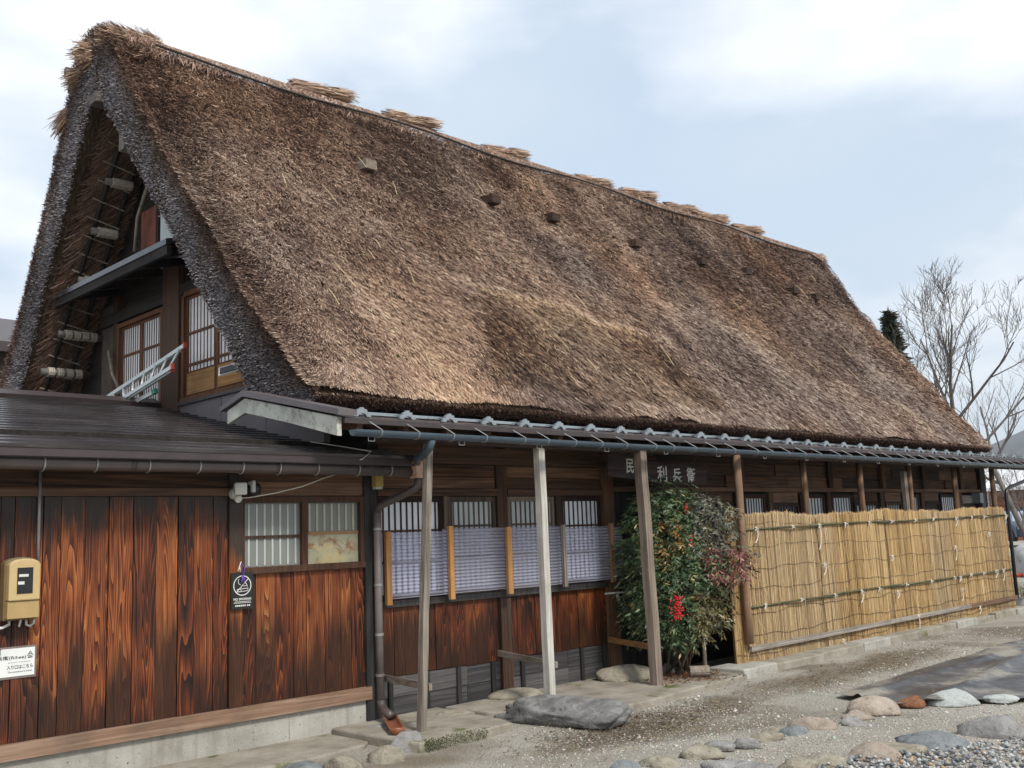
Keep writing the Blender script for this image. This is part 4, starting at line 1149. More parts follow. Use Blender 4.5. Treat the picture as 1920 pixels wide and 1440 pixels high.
m = MB(); m.tube([(5.655, 6.96, 2.125), (5.655, 6.965, 2.06), (5.64, 6.985, 2.03), (5.60, 7.06, 1.99), (5.52, 7.22, 1.92), (5.48, 7.29, 1.885), (5.47, 7.31, 1.83)], 0.033, 12); m.build("offset_bend", M['gutter_brown'], dp, smooth=True)
m = MB(); m.tube([(5.47, 7.31, 1.84), (5.468, 7.31, 1.0), (5.475, 7.31, 0.20)], 0.034, 12); m.build("pipe", M['pipe_grey'], dp, smooth=True)
for z in (1.68, 1.20, 0.78, 0.44):
    m = MB(); m.tube([(5.47, 7.31, z), (5.47, 7.31, z + .022)], 0.039, 12); m.box(5.463, 5.477, 7.33, WA - .036, z + .004, z + .018); m.build("pipe_clamp", M['steel_dull'] if z > .7 else M['pipe_grey'], dp, smooth=False)
m = MB(); m.tube([(5.475, 7.31, 0.24), (5.475, 7.30, 0.19), (5.45, 7.23, 0.165), (5.40, 7.08, 0.145)], [.037, .038, .037, .036], 12); m.build("shoe", M['gutter_brown'], dp, smooth=True)
# terracotta half pipe
m = MB(); n = 9; rows = []
for t in np.linspace(0, 1, 6):
    c = Vector((5.40 - .24 * t, 7.10 - .42 * t, 0.155 - .035 * t)); sx = Vector((.85, -.5, 0))
    rows.append([c + sx * (.062 * math.cos(R(180 + 180 * k / n))) + Vector((0, 0, .055 * math.sin(R(180 + 180 * k / n)))) for k in range(n + 1)])
V = [p for r in rows for p in r]; F = [(i*(n+1)+k, i*(n+1)+k+1, (i+1)*(n+1)+k+1, (i+1)*(n+1)+k) for i in range(5) for k in range(n)]
m.add(V, F); c = Vector((5.165, 6.72, 0.055)); b = len(m.v)
m.add([rows[5][k] for k in range(n + 1)] + [rows[5][k] + Vector((-.02, -.03, .012)) for k in range(n + 1)], [(k, k + 1, n + 2 + k, n + 1 + k) for k in range(n)] + [tuple(range(n + 1, 2 * n + 2))])
o = m.build("drain_tile", M['terracotta'], smooth=True); md = o.modifiers.new("thick", 'SOLIDIFY'); md.thickness = 0.012
tag(o, "orange terracotta drain tile under the downpipe outlet", "tile")

# ------------------------------------------------------------------ fittings on the annex
def text_mesh(txt, size, ext=0.0015, shear=0.0, bold=0.0):
    cu = bpy.data.curves.new("lettering", 'FONT'); cu.body = txt; cu.size = size; cu.extrude = ext; cu.offset = bold; cu.resolution_u = 3
    cu.align_x = 'LEFT'
    ob = bpy.data.objects.new("tmp_lettering", cu); COL.objects.link(ob)
    dg = bpy.context.evaluated_depsgraph_get(); me = bpy.data.meshes.new_from_object(ob.evaluated_get(dg))
    bpy.data.objects.remove(ob); bpy.data.curves.remove(cu); me.materials.clear()
    return me
def put_text(txt, x, y, z, size, mat, parent, width=None, tilt=0.0, height=None, bold=0.0, name="lettering"):
    """text on a wall that faces -Y, lower left corner at (x,z)"""
    me = text_mesh(txt, size, 0.001, 0, bold); n = len(me.vertices)
    if n == 0: return None
    co = np.empty(n * 3, np.float32); me.vertices.foreach_get("co", co); co = co.reshape(-1, 3)
    mn, mx = co.min(0), co.max(0); sx = (width / (mx[0] - mn[0])) if width else 1.0; sz = (height / (mx[1] - mn[1])) if height else sx
    out = np.empty_like(co); out[:, 0] = (co[:, 0] - mn[0]) * sx; out[:, 2] = (co[:, 1] - mn[1]) * sz; out[:, 1] = -co[:, 2]
    if tilt: out[:, 2] += out[:, 0] * tilt
    me.vertices.foreach_set("co", out.ravel()); me.update()
    return link(name, me, mat, parent, loc=(x, y, z))

def meter():
    r = root("electricity_meter", "beige plastic electricity meter box with dark display window", "meter", (2.50, WA, 1.18))
    def rounded(x0, x1, z0, z1, ya, yb, cut, mat, name):
        m = MB(); p = [(x0, z0), (x1, z0), (x1, z1 - cut)] + [((x0 + x1) / 2 + (x1 - x0) / 2 * math.cos(R(a)), z1 - cut + cut * math.sin(R(a))) for a in (30, 60, 90, 120, 150)] + [(x0, z1 - cut)]
        m.prism(p, 1, ya, yb); o = m.build(name, mat, r)
        b = o.modifiers.new("bevel", 'BEVEL'); b.width = .008; b.segments = 2; b.limit_method = 'ANGLE'; return o
    rounded(2.395, 2.615, 1.16, 1.575, WA - .10, WA - .016, .04, M['beige_dark'], "back_case")
    rounded(2.405, 2.605, 1.29, 1.565, WA - .165, WA - .101, .04, M['beige'], "front_cover")
    m = MB(); m.prism([(2.405, 1.175), (2.605, 1.175), (2.605, 1.287), (2.405, 1.287)], 1, WA - .150, WA - .101); m.build("terminal_cover", flat('dull_beige', (0.42, 0.29, 0.125), 0.45, 0.4, 0, .06), r)
    m = MB(); m.box(2.455, 2.555, WA - .169, WA - .1655, 1.335, 1.505); d = m.build("display_window", M['black_plastic'], r)
    m = MB(); m.box(2.465, 2.525, WA - .1715, WA - .1695, 1.445, 1.462); m.box(2.46, 2.50, WA - .1715, WA - .1695, 1.395, 1.415); m.build("display_label", M['white_plastic'], d)
    m = MB(); m.tube([(2.56, WA - .05, 1.165), (2.56, WA - .055, 1.125), (2.585, WA - .05, 1.112), (2.61, WA - .045, 1.13), (2.613, WA - .04, 1.25)], .009, 8); m.build("cable", M['white_plastic'], r, smooth=True)
    m = MB(); m.tube([(2.45, WA - .05, 1.165), (2.45, WA - .055, 1.135), (2.41, WA - .05, 1.115), (2.30, WA - .03, 1.11)], .010, 8); m.build("cable", M['white_plastic'], r, smooth=True)
    m = MB(); m.add([(2.505, WA - .09, 1.162), (2.52, WA - .09, 1.162), (2.505, WA - .095, 1.115), (2.495, WA - .095, 1.12)], [(0, 1, 2, 3)]); m.build("seal_tag", M['white_plastic'], r)
    c = MB(); c.tube([(2.632, WA - .03, 1.52), (2.632, WA - .03, 2.16)], .011, 8); o = c.build("conduit", M['steel_dull'], r, smooth=True, label="thin grey conduit rising to the eave")
meter()

def notice():
    r = root("entrance_notice", "white laminated notice with a small house emblem below the meter box", "notice", (2.42, WA - .02, 0.79))
    m = MB(); m.box(2.175, 2.645, WA - .020, WA - .0165, 0.775, 0.985); m.build("laminate", flat('clear_edge', (0.20, 0.16, 0.15), 0.2), r)
    m = MB(); m.box(2.19, 2.632, WA - .0235, WA - .0205, 0.790, 0.972); b = m.build("paper", M['paper'], r)
    y = WA - .0245
    put_text("民宿", 2.33, y, 0.935, .022, M['ink'], b, .085)
    put_text("利兵衛(Rihee)", 2.352, y, 0.897, .04, M['ink'], b, .223, height=.030)
    m = MB()
    for k in range(9): m.box(2.462 + k * .0155 + (k > 3) * .006, 2.473 + k * .0155 + (k > 3) * .006, y - .0005, y + .0005, 0.879, 0.884)
    m.build("faint_print", flat('pale_ink', (0.35, .37, .37)), b)
    put_text("入り口はこちら", 2.455, y, 0.838, .03, M['ink'], b, .165, height=.026)
    put_text("The entrance is here!", 2.46, y, 0.815, .015, flat('grey_ink', (0.16, .16, .18)), b, .155, height=.011)
    m = MB()
    m.bar((2.582, y, .916), (2.602, y, .946), .002, .005, (0, -1, 0)); m.bar((2.622, y, .916), (2.602, y, .946), .002, .005, (0, -1, 0))
    for z, w in ((.903, .026), (.916, .018), (.928, .009)): m.box(2.602 - w / 2 - .002, 2.602 + w / 2 + .002, y - .001, y + .0008, z, z + .007 if w > .02 else z + .004)
    m.build("house_emblem", M['ink'], b)
notice()

def smoking_sign():
    r = root("no_smoking_sign", "small black NO SMOKING sign hung on the annex post", "sign", (4.175, WA - .05, 1.10))
    y = WA - .060
    m = MB(); m.box(4.078, 4.268, y, y + .012, 1.105, 1.385); b = m.build("panel", M['sign_black'], r)
    y -= .001
    cx, cz, rad = 4.173, 1.285, .078
    m = MB(); N = 40
    P = [(cx + q * math.cos(2 * math.pi * k / N), yy, cz + q * math.sin(2 * math.pi * k / N)) for k in range(N) for q, yy in ((rad, y), (rad - .007, y))]
    m.add(P, [(2 * k, 2 * k + 1, (2 * k + 3) % (2 * N), (2 * k + 2) % (2 * N)) for k in range(N)])
    m.bar((cx - .055, y - .0005, cz - .052), (cx + .055, y - .0005, cz + .055), .001, .006, (0, -1, 0)) if False else m.add([(cx - .052, y - .0006, cz - .056), (cx - .056, y - .0006, cz - .052), (cx + .052, y - .0006, cz + .056), (cx + .056, y - .0006, cz + .052)], [(0, 1, 2, 3)])
    def seg(pts, w=.0045):
        for p, q in zip(pts[:-1], pts[1:]):
            d = Vector((q[0] - p[0], 0, q[1] - p[1])).normalized(); n = Vector((-d.z, 0, d.x)) * w / 2
            m.add([(p[0] + n.x, y - .0004, p[1] + n.z), (p[0] - n.x, y - .0004, p[1] - n.z), (q[0] - n.x, y - .0004, q[1] - n.z), (q[0] + n.x, y - .0004, q[1] + n.z)], [(0, 1, 2, 3)])
    seg([(cx - .045, cz - .048), (cx + .048, cz - .042), (cx + .048, cz - .022), (cx - .045, cz - .028), (cx - .045, cz - .048)])
    seg([(cx - .012, cz - .046), (cx - .012, cz - .026)])
    seg([(cx + .046, cz - .010), (cx + .036, cz - .002), (cx + .008, cz - .004)]); seg([(cx + .046, cz - .010), (cx + .034, cz + .014), (cx + .018, cz + .022)])
    seg([(cx - .03, cz + .05), (cx - .038, cz + .03), (cx - .028, cz + .012), (cx - .012, cz + .004)])
    m.build("no_smoking_mark", M['sign_white'], b)
    put_text("NO SMOKING", 4.097, y, 1.172, .03, M['sign_white'], b, .152, height=.018, bold=.0006)
    m = MB(); m.box(4.105, 4.243, y - .0005, y + .0005, 1.160, 1.1635); m.box(4.098, 4.25, y - .0005, y + .0005, 1.1505, 1.154); m.build("small_print", M['sign_white'], b)
    m = MB()
    for k in range(8): m.box(4.112 + k * .0155 + (k > 5) * .008, 4.123 + k * .0155 + (k > 5) * .008, y - .0005, y + .0005, 1.125, 1.137)
    m.build("fine_print", M['sign_white'], b)
    c = root("purple_cord", "purple and white cord looped over a nail above the black sign", "cord", (4.17, WA - .07, 1.40))
    m = MB()
    m.tube([(4.168, y + .02, 1.465), (4.160, y - .006, 1.43), (4.165, y - .008, 1.385), (4.172, y - .008, 1.36), (4.182, y - .008, 1.385), (4.187, y - .006, 1.43), (4.172, y + .02, 1.465)], .0035, 5)
    m.tube([(4.172, y - .009, 1.365), (4.166, y - .010, 1.33), (4.158, y - .010, 1.30)], .006, 5); m.tube([(4.174, y - .009, 1.365), (4.182, y - .011, 1.33), (4.180, y - .010, 1.305)], .006, 5)
    m.build("loop", M['purple'], c, smooth=True)
    m = MB(); m.tube([(4.175, y + .02, 1.468), (4.158, y + .0, 1.462), (4.145, y - .004, 1.43), (4.130, y - .004, 1.395)], .0045, 5); m.tube([(4.148, y - .004, 1.43), (4.150, y - .005, 1.39)], .004, 5)
    m.build("white_tail", M['twine'], c, smooth=True)
smoking_sign()

def lamp():
    r = root("security_light", "white twin-head sensor light on the annex wall", "light", (4.13, WA - .03, 2.02))
    m = MB(); m.tube([(4.115, WA - .03, 2.0), (4.115, WA - .075, 2.0)], .045, 12); m.build("base", M['white_plastic'], r, smooth=False)
    def head(c, d, w, h, mat, nm):
        m = MB(); a = Vector(c); b = a + Vector(d); m.bar(a, b, w, h, (0, 0, 1), 0, w * 1.15, h * 1.15)
        o = m.build(nm, mat, r); bb = o.modifiers.new("bevel", 'BEVEL'); bb.width = .01; bb.segments = 2
    head((4.13, WA - .08, 2.035), (-.03, -.09, .0), .085, .085, M['white_plastic'], "lamp_head")
    head((4.225, WA - .07, 2.055), (.01, -.07, .0), .03, .085, M['white_plastic'], "lamp_head")
    m = MB(); m.tube([(4.26, WA - .03, 2.04), (4.26, WA - .06, 2.04), (4.255, WA - .11, 2.03), (4.25, WA - .13, 2.03)], [.055, .065, .055, .03], 14); m.build("lamp_shade", M['black_plastic'], r, smooth=True)
    m = MB(); m.tube([(4.125, WA - .07, 1.965), (4.125, WA - .09, 1.955)], .03, 10); m.build("sensor", M['white_plastic'], r)
    w = MB(); w.tube([(4.13, WA - .06, 1.965), (4.20, WA - .12, 1.967), (4.40, WA - .18, 2.0), (4.62, WA - .22, 2.05), (4.82, WA - .25, 2.12), (4.95, WA - .33, 2.165), (4.97, WA - .36, 2.24), (5.02, 6.90, 2.26), (5.10, 6.88, 2.325), (5.02, 7.1, 2.375), (4.88, 7.45, 2.45)], .0045, 5)
    o = w.build("cable", M['twine'], smooth=True); tag(o, "thin pale cable sagging from the sensor light up over the annex gutter", "cable")
lamp()
r = root("junction_box", "small yellowed junction box high on the corner post", "box", (5.49, WA - .04, 2.05))
m = MB(); m.box(5.452, 5.535, WA - .11, WA - .041, 2.06, 2.18); o = m.build("case", M['yellow_box'], r); b = o.modifiers.new("bevel", 'BEVEL'); b.width = .008; b.segments = 2
m = MB(); m.box(5.46, 5.527, WA - .10, WA - .05, 2.04, 2.0595); m.build("terminal", M['white_plastic'], r)

def ladder():
    r = root("ladder", "aluminium extension ladder with red end caps leaning on the annex roof", "ladder", (4.8, 10.6, 3.15))
    for dx, off, cap, (s0, s1) in ((0.0, 0.0, 'red_cap', (0.0, 1.0)), (0.055, 0.02, 'red_cap', (0.08, 0.93))):
        A0, A1 = Vector((4.80 + dx, 11.75, 3.27 + off)), Vector((4.80 + dx, 9.60, 3.62 + off))
        B0, B1 = Vector((4.70 + dx, 11.30, 3.14 + off * .3)), Vector((4.70 + dx, 9.66, 3.40 + off * .3))
        for P, Q in ((A0, A1), (B0, B1)):
            p, q = P.lerp(Q, s0), P.lerp(Q, s1)
            m = MB(); m.bar(p, q, .022, .040); m.build("rail", M['alu'], r)
            d = (q - p).normalized(); m = MB(); m.bar(q + d * .001, q + d * .03, .03, .06); m.build("end_cap", M[cap], r)
        if dx == 0:
            for k in range(8):
                t = .06 + k * .128
                a = A0.lerp(A1, t * .98 + .02); b_ = B0.lerp(B1, t)
                m = MB(); m.tube([a, b_], .0125, 8); m.build("rung", M['alu'], r, smooth=True)
    m = MB(); m.bar((4.78, 11.0, 3.13), (4.78, 10.25, 3.22), .03, .045); m.build("stay", M['alu'], r)
    m = MB(); m.bar((4.78, 10.25, 3.22), (4.78, 10.18, 3.23), .035, .05); m.build("foot", M['green_cap'], r)
ladder()
r = root("solar_sensor", "small white solar panel lamp fixed beside the gable window", "lamp", (4.76, 8.55, 3.18))
m = MB(); m.bar((4.66, 8.63, 3.20), (4.80, 8.47, 3.25), .012, .11, (.45, .35, .82)); m.build("panel_frame", M['white_plastic'], r)
m = MB(); m.bar((4.662, 8.607, 3.206), (4.78, 8.472, 3.248), .012, .075, (.45, .35, .82)); m.build("solar_cell", M['black_plastic'], r)
m = MB(); m.tube([(4.75, 8.46, 3.235), (4.85, 8.40, 3.25), (5.04, 8.40, 3.2)], .02, 8); m.build("bracket", M['white_plastic'], r, smooth=True)

def name_board():
    r = root("name_board", "dark wooden name board with white brushed characters under the eave", "sign", (9.08, 6.97, 2.10))
    top = [(8.21, 2.40), (8.25, 2.425), (8.34, 2.43), (8.42, 2.405), (8.52, 2.395), (8.65, 2.365), (8.9, 2.335), (9.2, 2.315), (9.5, 2.32), (9.75, 2.30), (9.97, 2.285)]
    bot = [(9.96, 2.085), (9.7, 2.09), (9.4, 2.08), (9.2, 2.075), (9.05, 2.085), (8.85, 2.115), (8.6, 2.14), (8.35, 2.155), (8.20, 2.165)]
    m = MB(); m.prism(top + bot, 1, 6.96, 6.99); b = m.build("board", M['board_name'], r)
    for ch, x, z, w, h in (("民", 8.50, 2.20, .125, .155), ("宿", 8.72, 2.19, .13, .15), ("利", 9.03, 2.115, .17, .175), ("兵", 9.31, 2.12, .15, .15), ("衛", 9.57, 2.115, .16, .165)):
        put_text(ch, x, 6.958, z, .15, M['letter'], b, w, -.02, h, .0022, "character")
    for x in (8.5, 9.7):
        m = MB(); m.tube([(x, 6.975, 2.32), (x + .12, 6.9, 2.46)], .003, 4); m.build("hanging_wire", M['wire'], r)
name_board()

# ------------------------------------------------------------------ reed screen
def reed_screen():
    r = root("reed_screen", "golden reed screen tied with white twine along the house front", "screen", (13.9, 6.65, 0.08))
    PALR = np.array([(0.17, 0.10, 0.048), (0.36, 0.23, 0.105), (0.56, 0.37, 0.165), (0.68, 0.485, 0.24), (0.76, 0.61, 0.36)])
    edges = [9.80, 11.78, 13.62, 15.72, 17.97]
    def ytop(x, z): return 6.66 + 0.010 * np.sin(x * 2.3) + 0.006 * np.sin(x * 5.1 + 1) - 0.045 * (1.7 - z) * 0.5
    def ztop(x): return 1.72 + 0.018 * np.sin(x * 1.9 + .6) + 0.012 * np.sin(x * 4.7) + 0.006 * np.sin(x * 17)
    for e0, e1 in zip(edges[:-1], edges[1:]):
        # continuous backing so that no light leaks between the stalks
        m = MB(); k = 24
        for i in range(k):
            a, b = e0 + (e1 - e0) * i / k, e0 + (e1 - e0) * (i + 1) / k
            m.add([(a, float(ytop(a, 0)) + .012, .085), (b, float(ytop(b, 0)) + .012, .085), (b, float(ytop(b, 1.7)) + .012, float(ztop(b)) - .03), (a, float(ytop(a, 1.7)) + .012, float(ztop(a)) - .03)], [(0, 1, 2, 3)])
        p = m.build("reed_panel", flat('reed_backing', (0.16, 0.10, 0.045), 0.9, 0.1, 0, .3, 12), r)
        n = int((e1 - e0) * 2300)
        x = RNG.uniform(e0 + .005, e1 - .005, n); row = RNG.random(n)
        full = row < .45
        L = np.where(full, ztop(x) - .08 + RNG.normal(size=n) * .012, RNG.uniform(.25, .9, n))
        z0 = np.where(full, .075, RNG.uniform(.08, 1.5, n)); L = np.where(full, L, np.minimum(L, np.maximum(.05, ztop(x) - z0 + RNG.normal(size=n) * .012)))
        lay = RNG.random(n)
        y = ytop(x, z0) - .004 - .008 * lay
        P = np.stack([x, y, z0], 1)
        D = unit(np.stack([RNG.normal(size=n) * np.where(full, .004, .03), np.full(n, 0.024) + RNG.normal(size=n) * .006, np.ones(n)], 1))
        N = unit(np.stack([RNG.normal(size=n) * .4, -np.ones(n), np.zeros(n)], 1))
        V, F = blades(P, D, N, L, RNG.uniform(.0035, .0075, n), .8)
        big = vnoise(P * np.array([[1, 0, 1]]), 1.2, 71); str_ = vnoise(P * np.array([[30, 0, 1.2]]), 1.0, 72)
        u = .56 + (big - .5) * .25 + (str_ - .5) * .35 + RNG.normal(size=n) * .17
        C = pal_pick(u, PALR); gw = np.clip((vnoise(P * np.array([[1, 0, 1]]), .9, 75) - .5) * 2, 0, .28)[:, None]; C = C * (1 - gw) + (C.mean(1, keepdims=True) * np.array([[1.05, .95, .78]])) * gw; C4 = np.repeat(C, 4, 0)
        # splashed, rain-stained foot of the screen
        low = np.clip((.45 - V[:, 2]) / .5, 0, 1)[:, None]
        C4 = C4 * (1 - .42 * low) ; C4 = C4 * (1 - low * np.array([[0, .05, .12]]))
        link("reed_stalks", np_mesh("reed_stalks", V, F, M['reed'], C4), None, p, kind="stuff")
        # broken stray stalks
        n = 110; x = RNG.uniform(e0, e1, n); z = RNG.uniform(.1, 1.6, n)
        P = np.stack([x, ytop(x, z) - .022, z], 1); D = unit(np.stack([RNG.normal(size=n) * .5, -np.abs(RNG.normal(size=n)) * .08, RNG.choice([-1, 1], n)], 1))
        V, F = blades(P, D, np.tile([[0, -1.0, 0]], (n, 1)), RNG.uniform(.06, .25, n), RNG.uniform(.003, .006, n), .6)
        link("stray_stalks", np_mesh("stray_stalks", V, F, M['reed'], np.repeat(pal_pick(.7 + RNG.normal(size=n) * .2, PALR), 4, 0)), None, p, kind="stuff")
        # binding wires
        for z in (.16, .38, .62, .86, 1.10, 1.35, 1.60):
            zz = z + random.uniform(-.02, .02); ph = random.uniform(0, 6)
            m = MB(); m.tube([(xx, float(ytop(xx, z)) - .020, zz + .016 * math.sin(xx * 4 + ph) + .009 * math.sin(xx * 11 + ph)) for xx in np.linspace(e0 + .01, e1 - .01, 28)], .003, 4)
            m.build("binding_wire", M['wire'], r)
        if e1 < 17:
            m = MB(); m.tube([(e1 + .01 * math.sin(z * 7), 6.632 - .02 * (1.7 - z), z) for z in np.linspace(.1, 1.66, 9)], .006, 4); m.build("panel_seam", M['wire'], r)
    def rod(pts, rad, mat, nm):
        m = MB(); m.tube(pts, rad, 7); m.build(nm, mat, r, smooth=True)
    for z0, z1, segs in ((1.55, 1.60, ((10.12, 11.9), (11.6, 13.8), (13.4, 16.3), (16.1, 17.95))), (0.68, 0.72, ((10.12, 12.1), (11.8, 13.9), (13.6, 17.95)))):
        for i, (a, b) in enumerate(segs):
            za = z0 + (z1 - z0) * (a - 10) / 8 + .012 * (i % 2); zb = z0 + (z1 - z0) * (b - 10) / 8 + .012 * (i % 2)
            rod([(a, 6.625 - .02 * (1.7 - za), za), ((a + b) / 2, 6.615 - .02 * (1.7 - za), (za + zb) / 2 + .008), (b, 6.625 - .02 * (1.7 - za), zb)], .0125, M['bamboo'], "bamboo_rod")
    for a, b, mt in ((10.05, 16.1, 'grey_x'), (16.11, 17.98, 'sill_x')):
        m = MB(); m.bar((a, 6.585, .235 + (a - 10) * .004), (b, 6.585, .235 + (b - 10) * .004), .03, .055); m.build("batten", M[mt], r)
    def tie(x, z, long_=0, sd=0):
        g = random.Random(sd + int(x * 100)); m = MB(); y = 6.605 - .02 * (1.7 - z)
        m.tube([(x - .012, y, z - .02), (x, y - .012, z), (x + .012, y, z + .022)], .007, 5); m.tube([(x + .015, y, z - .02), (x, y - .014, z + .004), (x - .015, y, z + .02)], .006, 5)
        for k in range(3):
            a = g.uniform(-1, 1); l = g.uniform(.04, .09)
            m.tube([(x, y - .012, z), (x + a * l * .6, y - .03, z + g.uniform(-.01, .03)), (x + a * l, y - .02, z - g.uniform(0, .05))], .0045, 4)
        if long_:
            m.tube([(x, y - .012, z), (x + .012, y - .018, z - long_ * .4), (x - .004, y - .015, z - long_ * .75), (x - .06, y - .02, z - long_)], .006, 5)
            m.tube([(x, y - .014, z - .03), (x + .03, y - .02, z - long_ * .35)], .005, 4)
        m.build("twine_tie", M['twine'], r)
    for i, x in enumerate((10.35, 11.15, 11.78, 12.45, 13.1, 13.75, 14.5, 15.1, 15.9, 16.5, 17.0, 17.9)): tie(x, 1.555 + (x - 10) * .006, (.16, 0, .30, 0, 0, 0, 0, 0, .12, 0, .0, .06)[i], 1)
    for i, x in enumerate((10.4, 11.2, 12.0, 12.7, 13.2, 14.0, 14.8, 15.6, 16.2, 16.7, 17.2, 17.5)): tie(x, .685 + (x - 10) * .005, (0, 0, 0, .14, 0, 0, 0, 0, 0, .0, .1, .16)[i], 2)
    for x, z, l in ((11.82, 1.08, .12), (13.66, 1.10, .05), (13.72, .60 + .02, .08), (15.76, 1.16, .2), (15.8, .70, .05), (15.82, .52, .16), (14.25, .26, .22), (16.4, .22, .10), (12.1, .13, .10), (17.1, 1.33, .05)): tie(x, z, l, 5)
    # white stake end that pokes out beside the shrub
    m = MB(); m.tube([(9.35, 6.75, .52), (9.82, 6.62, .57)], .010, 6); m.build("stake", M['twine'], r)
reed_screen()

# ------------------------------------------------------------------ nandina shrub
def shrub():
    r = root("nandina_shrub", "tall nandina shrub with green and reddening leaves and red berries", "shrub", (9.08, 6.88, 0.08))
    lobes = [((8.95, 6.98, 1.62), (.52, .40, .46)), ((9.28, 6.72, 1.55), (.46, .38, .45)), ((9.05, 6.82, 1.12), (.52, .42, .42)), ((9.42, 6.58, 1.18), (.38, .33, .36)),
             ((8.62, 7.10, 1.25), (.34, .30, .50)), ((8.60, 7.05, 0.82), (.36, .30, .34)), ((9.15, 6.74, 0.76), (.48, .38, .32)), ((9.48, 6.62, 0.80), (.34, .30, .28)), ((8.95, 6.85, 0.66), (.36, .30, .22)), ((9.1, 6.95, 1.9), (.36, .30, .22)), ((9.78, 6.30, 1.27), (.30, .26, .17)), ((9.62, 6.45, 1.72), (.30, .28, .22))]
    def zone(c):
        x, y, z = c
        s = ((x - 9.0) - (y - 6.85)) * 1.25  # position across the camera's view
        if s > .62 and 1.05 < z < 1.40 and RNG.random() < .7: return 'red'
        if -.35 < s < .25 and 1.30 < z < 1.72 and RNG.random() < .42: return 'orange'
        if s > .45 and z > 1.3: return 'greygreen'
        if s > .25 and z < 1.0: return 'olive'
        return 'green'
    PALS = {'green': ((.014, .036, .018), (.10, .15, .06)), 'red': ((.12, .045, .035), (.30, .125, .10)), 'orange': ((.12, .10, .03), (.36, .19, .06)),
            'greygreen': ((.05, .065, .045), (.20, .19, .14)), 'olive': ((.045, .055, .02), (.17, .14, .06))}
    P, D, N, L, C = [], [], [], [], []
    for lo, rad in lobes:
        lo, rad = np.array(lo), np.array(rad)
        for k in range(int(430 * rad[0] * rad[2] / .2)):
            d = unit(RNG.normal(size=(1, 3)))[0]; q = RNG.random() ** .5 * (1.28 if RNG.random() < .10 else 1.0)
            c = lo + rad * d * q
            q = ((c[0] - 9.08) - (c[1] - 6.82)) / 2; c[0] -= q * .30; c[1] += q * .30     # squeezed slimmer across the camera's view
            if c[1] > 7.42: continue
            zn = zone(c); out = unit((d * np.array([1, 1, .3]) + np.array([0, -.35, 0]))[None])[0]
            # a pinnate spray: 7-9 narrow leaflets along a drooping stalk
            st = unit((out + np.array([0, 0, -.25]) + RNG.normal(size=3) * .35)[None])[0]
            side = unit(np.cross(st, [0, 0, 1.0])[None])[0]
            base = np.array(PALS[zn][0]); hi = np.array(PALS[zn][1]); tone = RNG.random()
            for j in range(9):
                t = j / 8; sg = (-1) ** j
                p = c + st * (.16 * t) + np.array([0, 0, -.05 * t * t])
                dd = unit((st * .55 + side * sg * .8 + np.array([0, 0, -.45]) + RNG.normal(size=3) * .22)[None])[0]
                P.append(p); D.append(dd); N.append(unit((np.cross(dd, side * sg) * sg + np.array([0, -.2, .5]) + RNG.normal(size=3) * .25)[None])[0])
                yl = RNG.random() < .05; b_ = np.array((.14, .10, .03)) if yl else base; h_ = np.array((.34, .26, .09)) if yl else hi
                L.append(RNG.uniform(.03, .08)); C.append(b_ + (h_ - b_) * np.clip(tone * .7 + RNG.random() * .4, 0, 1.1))
    P, D, N, L, C = map(np.array, (P, D, N, L, C)); n = len(P)
    S = unit(np.cross(D, N)); w = (L * .17)[:, None]; l = L[:, None]; N2 = unit(np.cross(S, D))
    V = np.stack([P, P + D * l * .42 + S * w + N2 * l * .05, P + D * l, P + D * l * .42 - S * w + N2 * l * .05], 1).reshape(-1, 3)
    # the leaf floats on a vein line, folded along it
    F = np.vstack([np.stack([np.arange(n) * 4, np.arange(n) * 4 + 1, np.arange(n) * 4 + 2], 1), np.stack([np.arange(n) * 4, np.arange(n) * 4 + 2, np.arange(n) * 4 + 3], 1)])
    link("foliage", np_mesh("foliage", V, F, M['leaf'], np.repeat(C, 4, 0)), None, r, kind="stuff")
    for k in range(16):
        a = random.uniform(0, 6.28); b = Vector((9.05 + .14 * math.cos(a), 6.86 + .10 * math.sin(a), .06)); lo = random.choice(lobes)[0]
        t = Vector(lo) + Vector((random.uniform(-.2, .2), random.uniform(-.1, .1), random.uniform(-.1, .1)))
        mid = b.lerp(t, .45) + Vector((random.uniform(-.06, .06), random.uniform(-.05, .05), .05))
        m = MB(); m.tube([b, b.lerp(mid, .5), mid, t], [.012, .010, .009, .005], 6); m.build("stem", M['twig'], r, smooth=True)
    ico = bmesh.new(); bmesh.ops.create_icosphere(ico, subdivisions=1, radius=1.0); iv = [v.co.copy() for v in ico.verts]; ic = [[v.index for v in f.verts] for f in ico.faces]; ico.free()
    for c, sx, sz, n in (((8.56, 6.44, .80), .075, .12, 110), ((8.94, 6.50, 1.46), .05, .06, 30), ((8.98, 6.56, 1.80), .04, .06, 14)):
        m = MB()
        for k in range(n):
            u = random.random(); p = Vector(c) + Vector((random.gauss(0, .4) * sx, random.gauss(0, .4) * sx, (u - .5) * 2 * sz)); s = random.uniform(.007, .0105)
            m.add([p + q * s for q in iv], ic)
        m.build("berry_cluster", M['berry'], r, smooth=True, kind="stuff")
shrub()
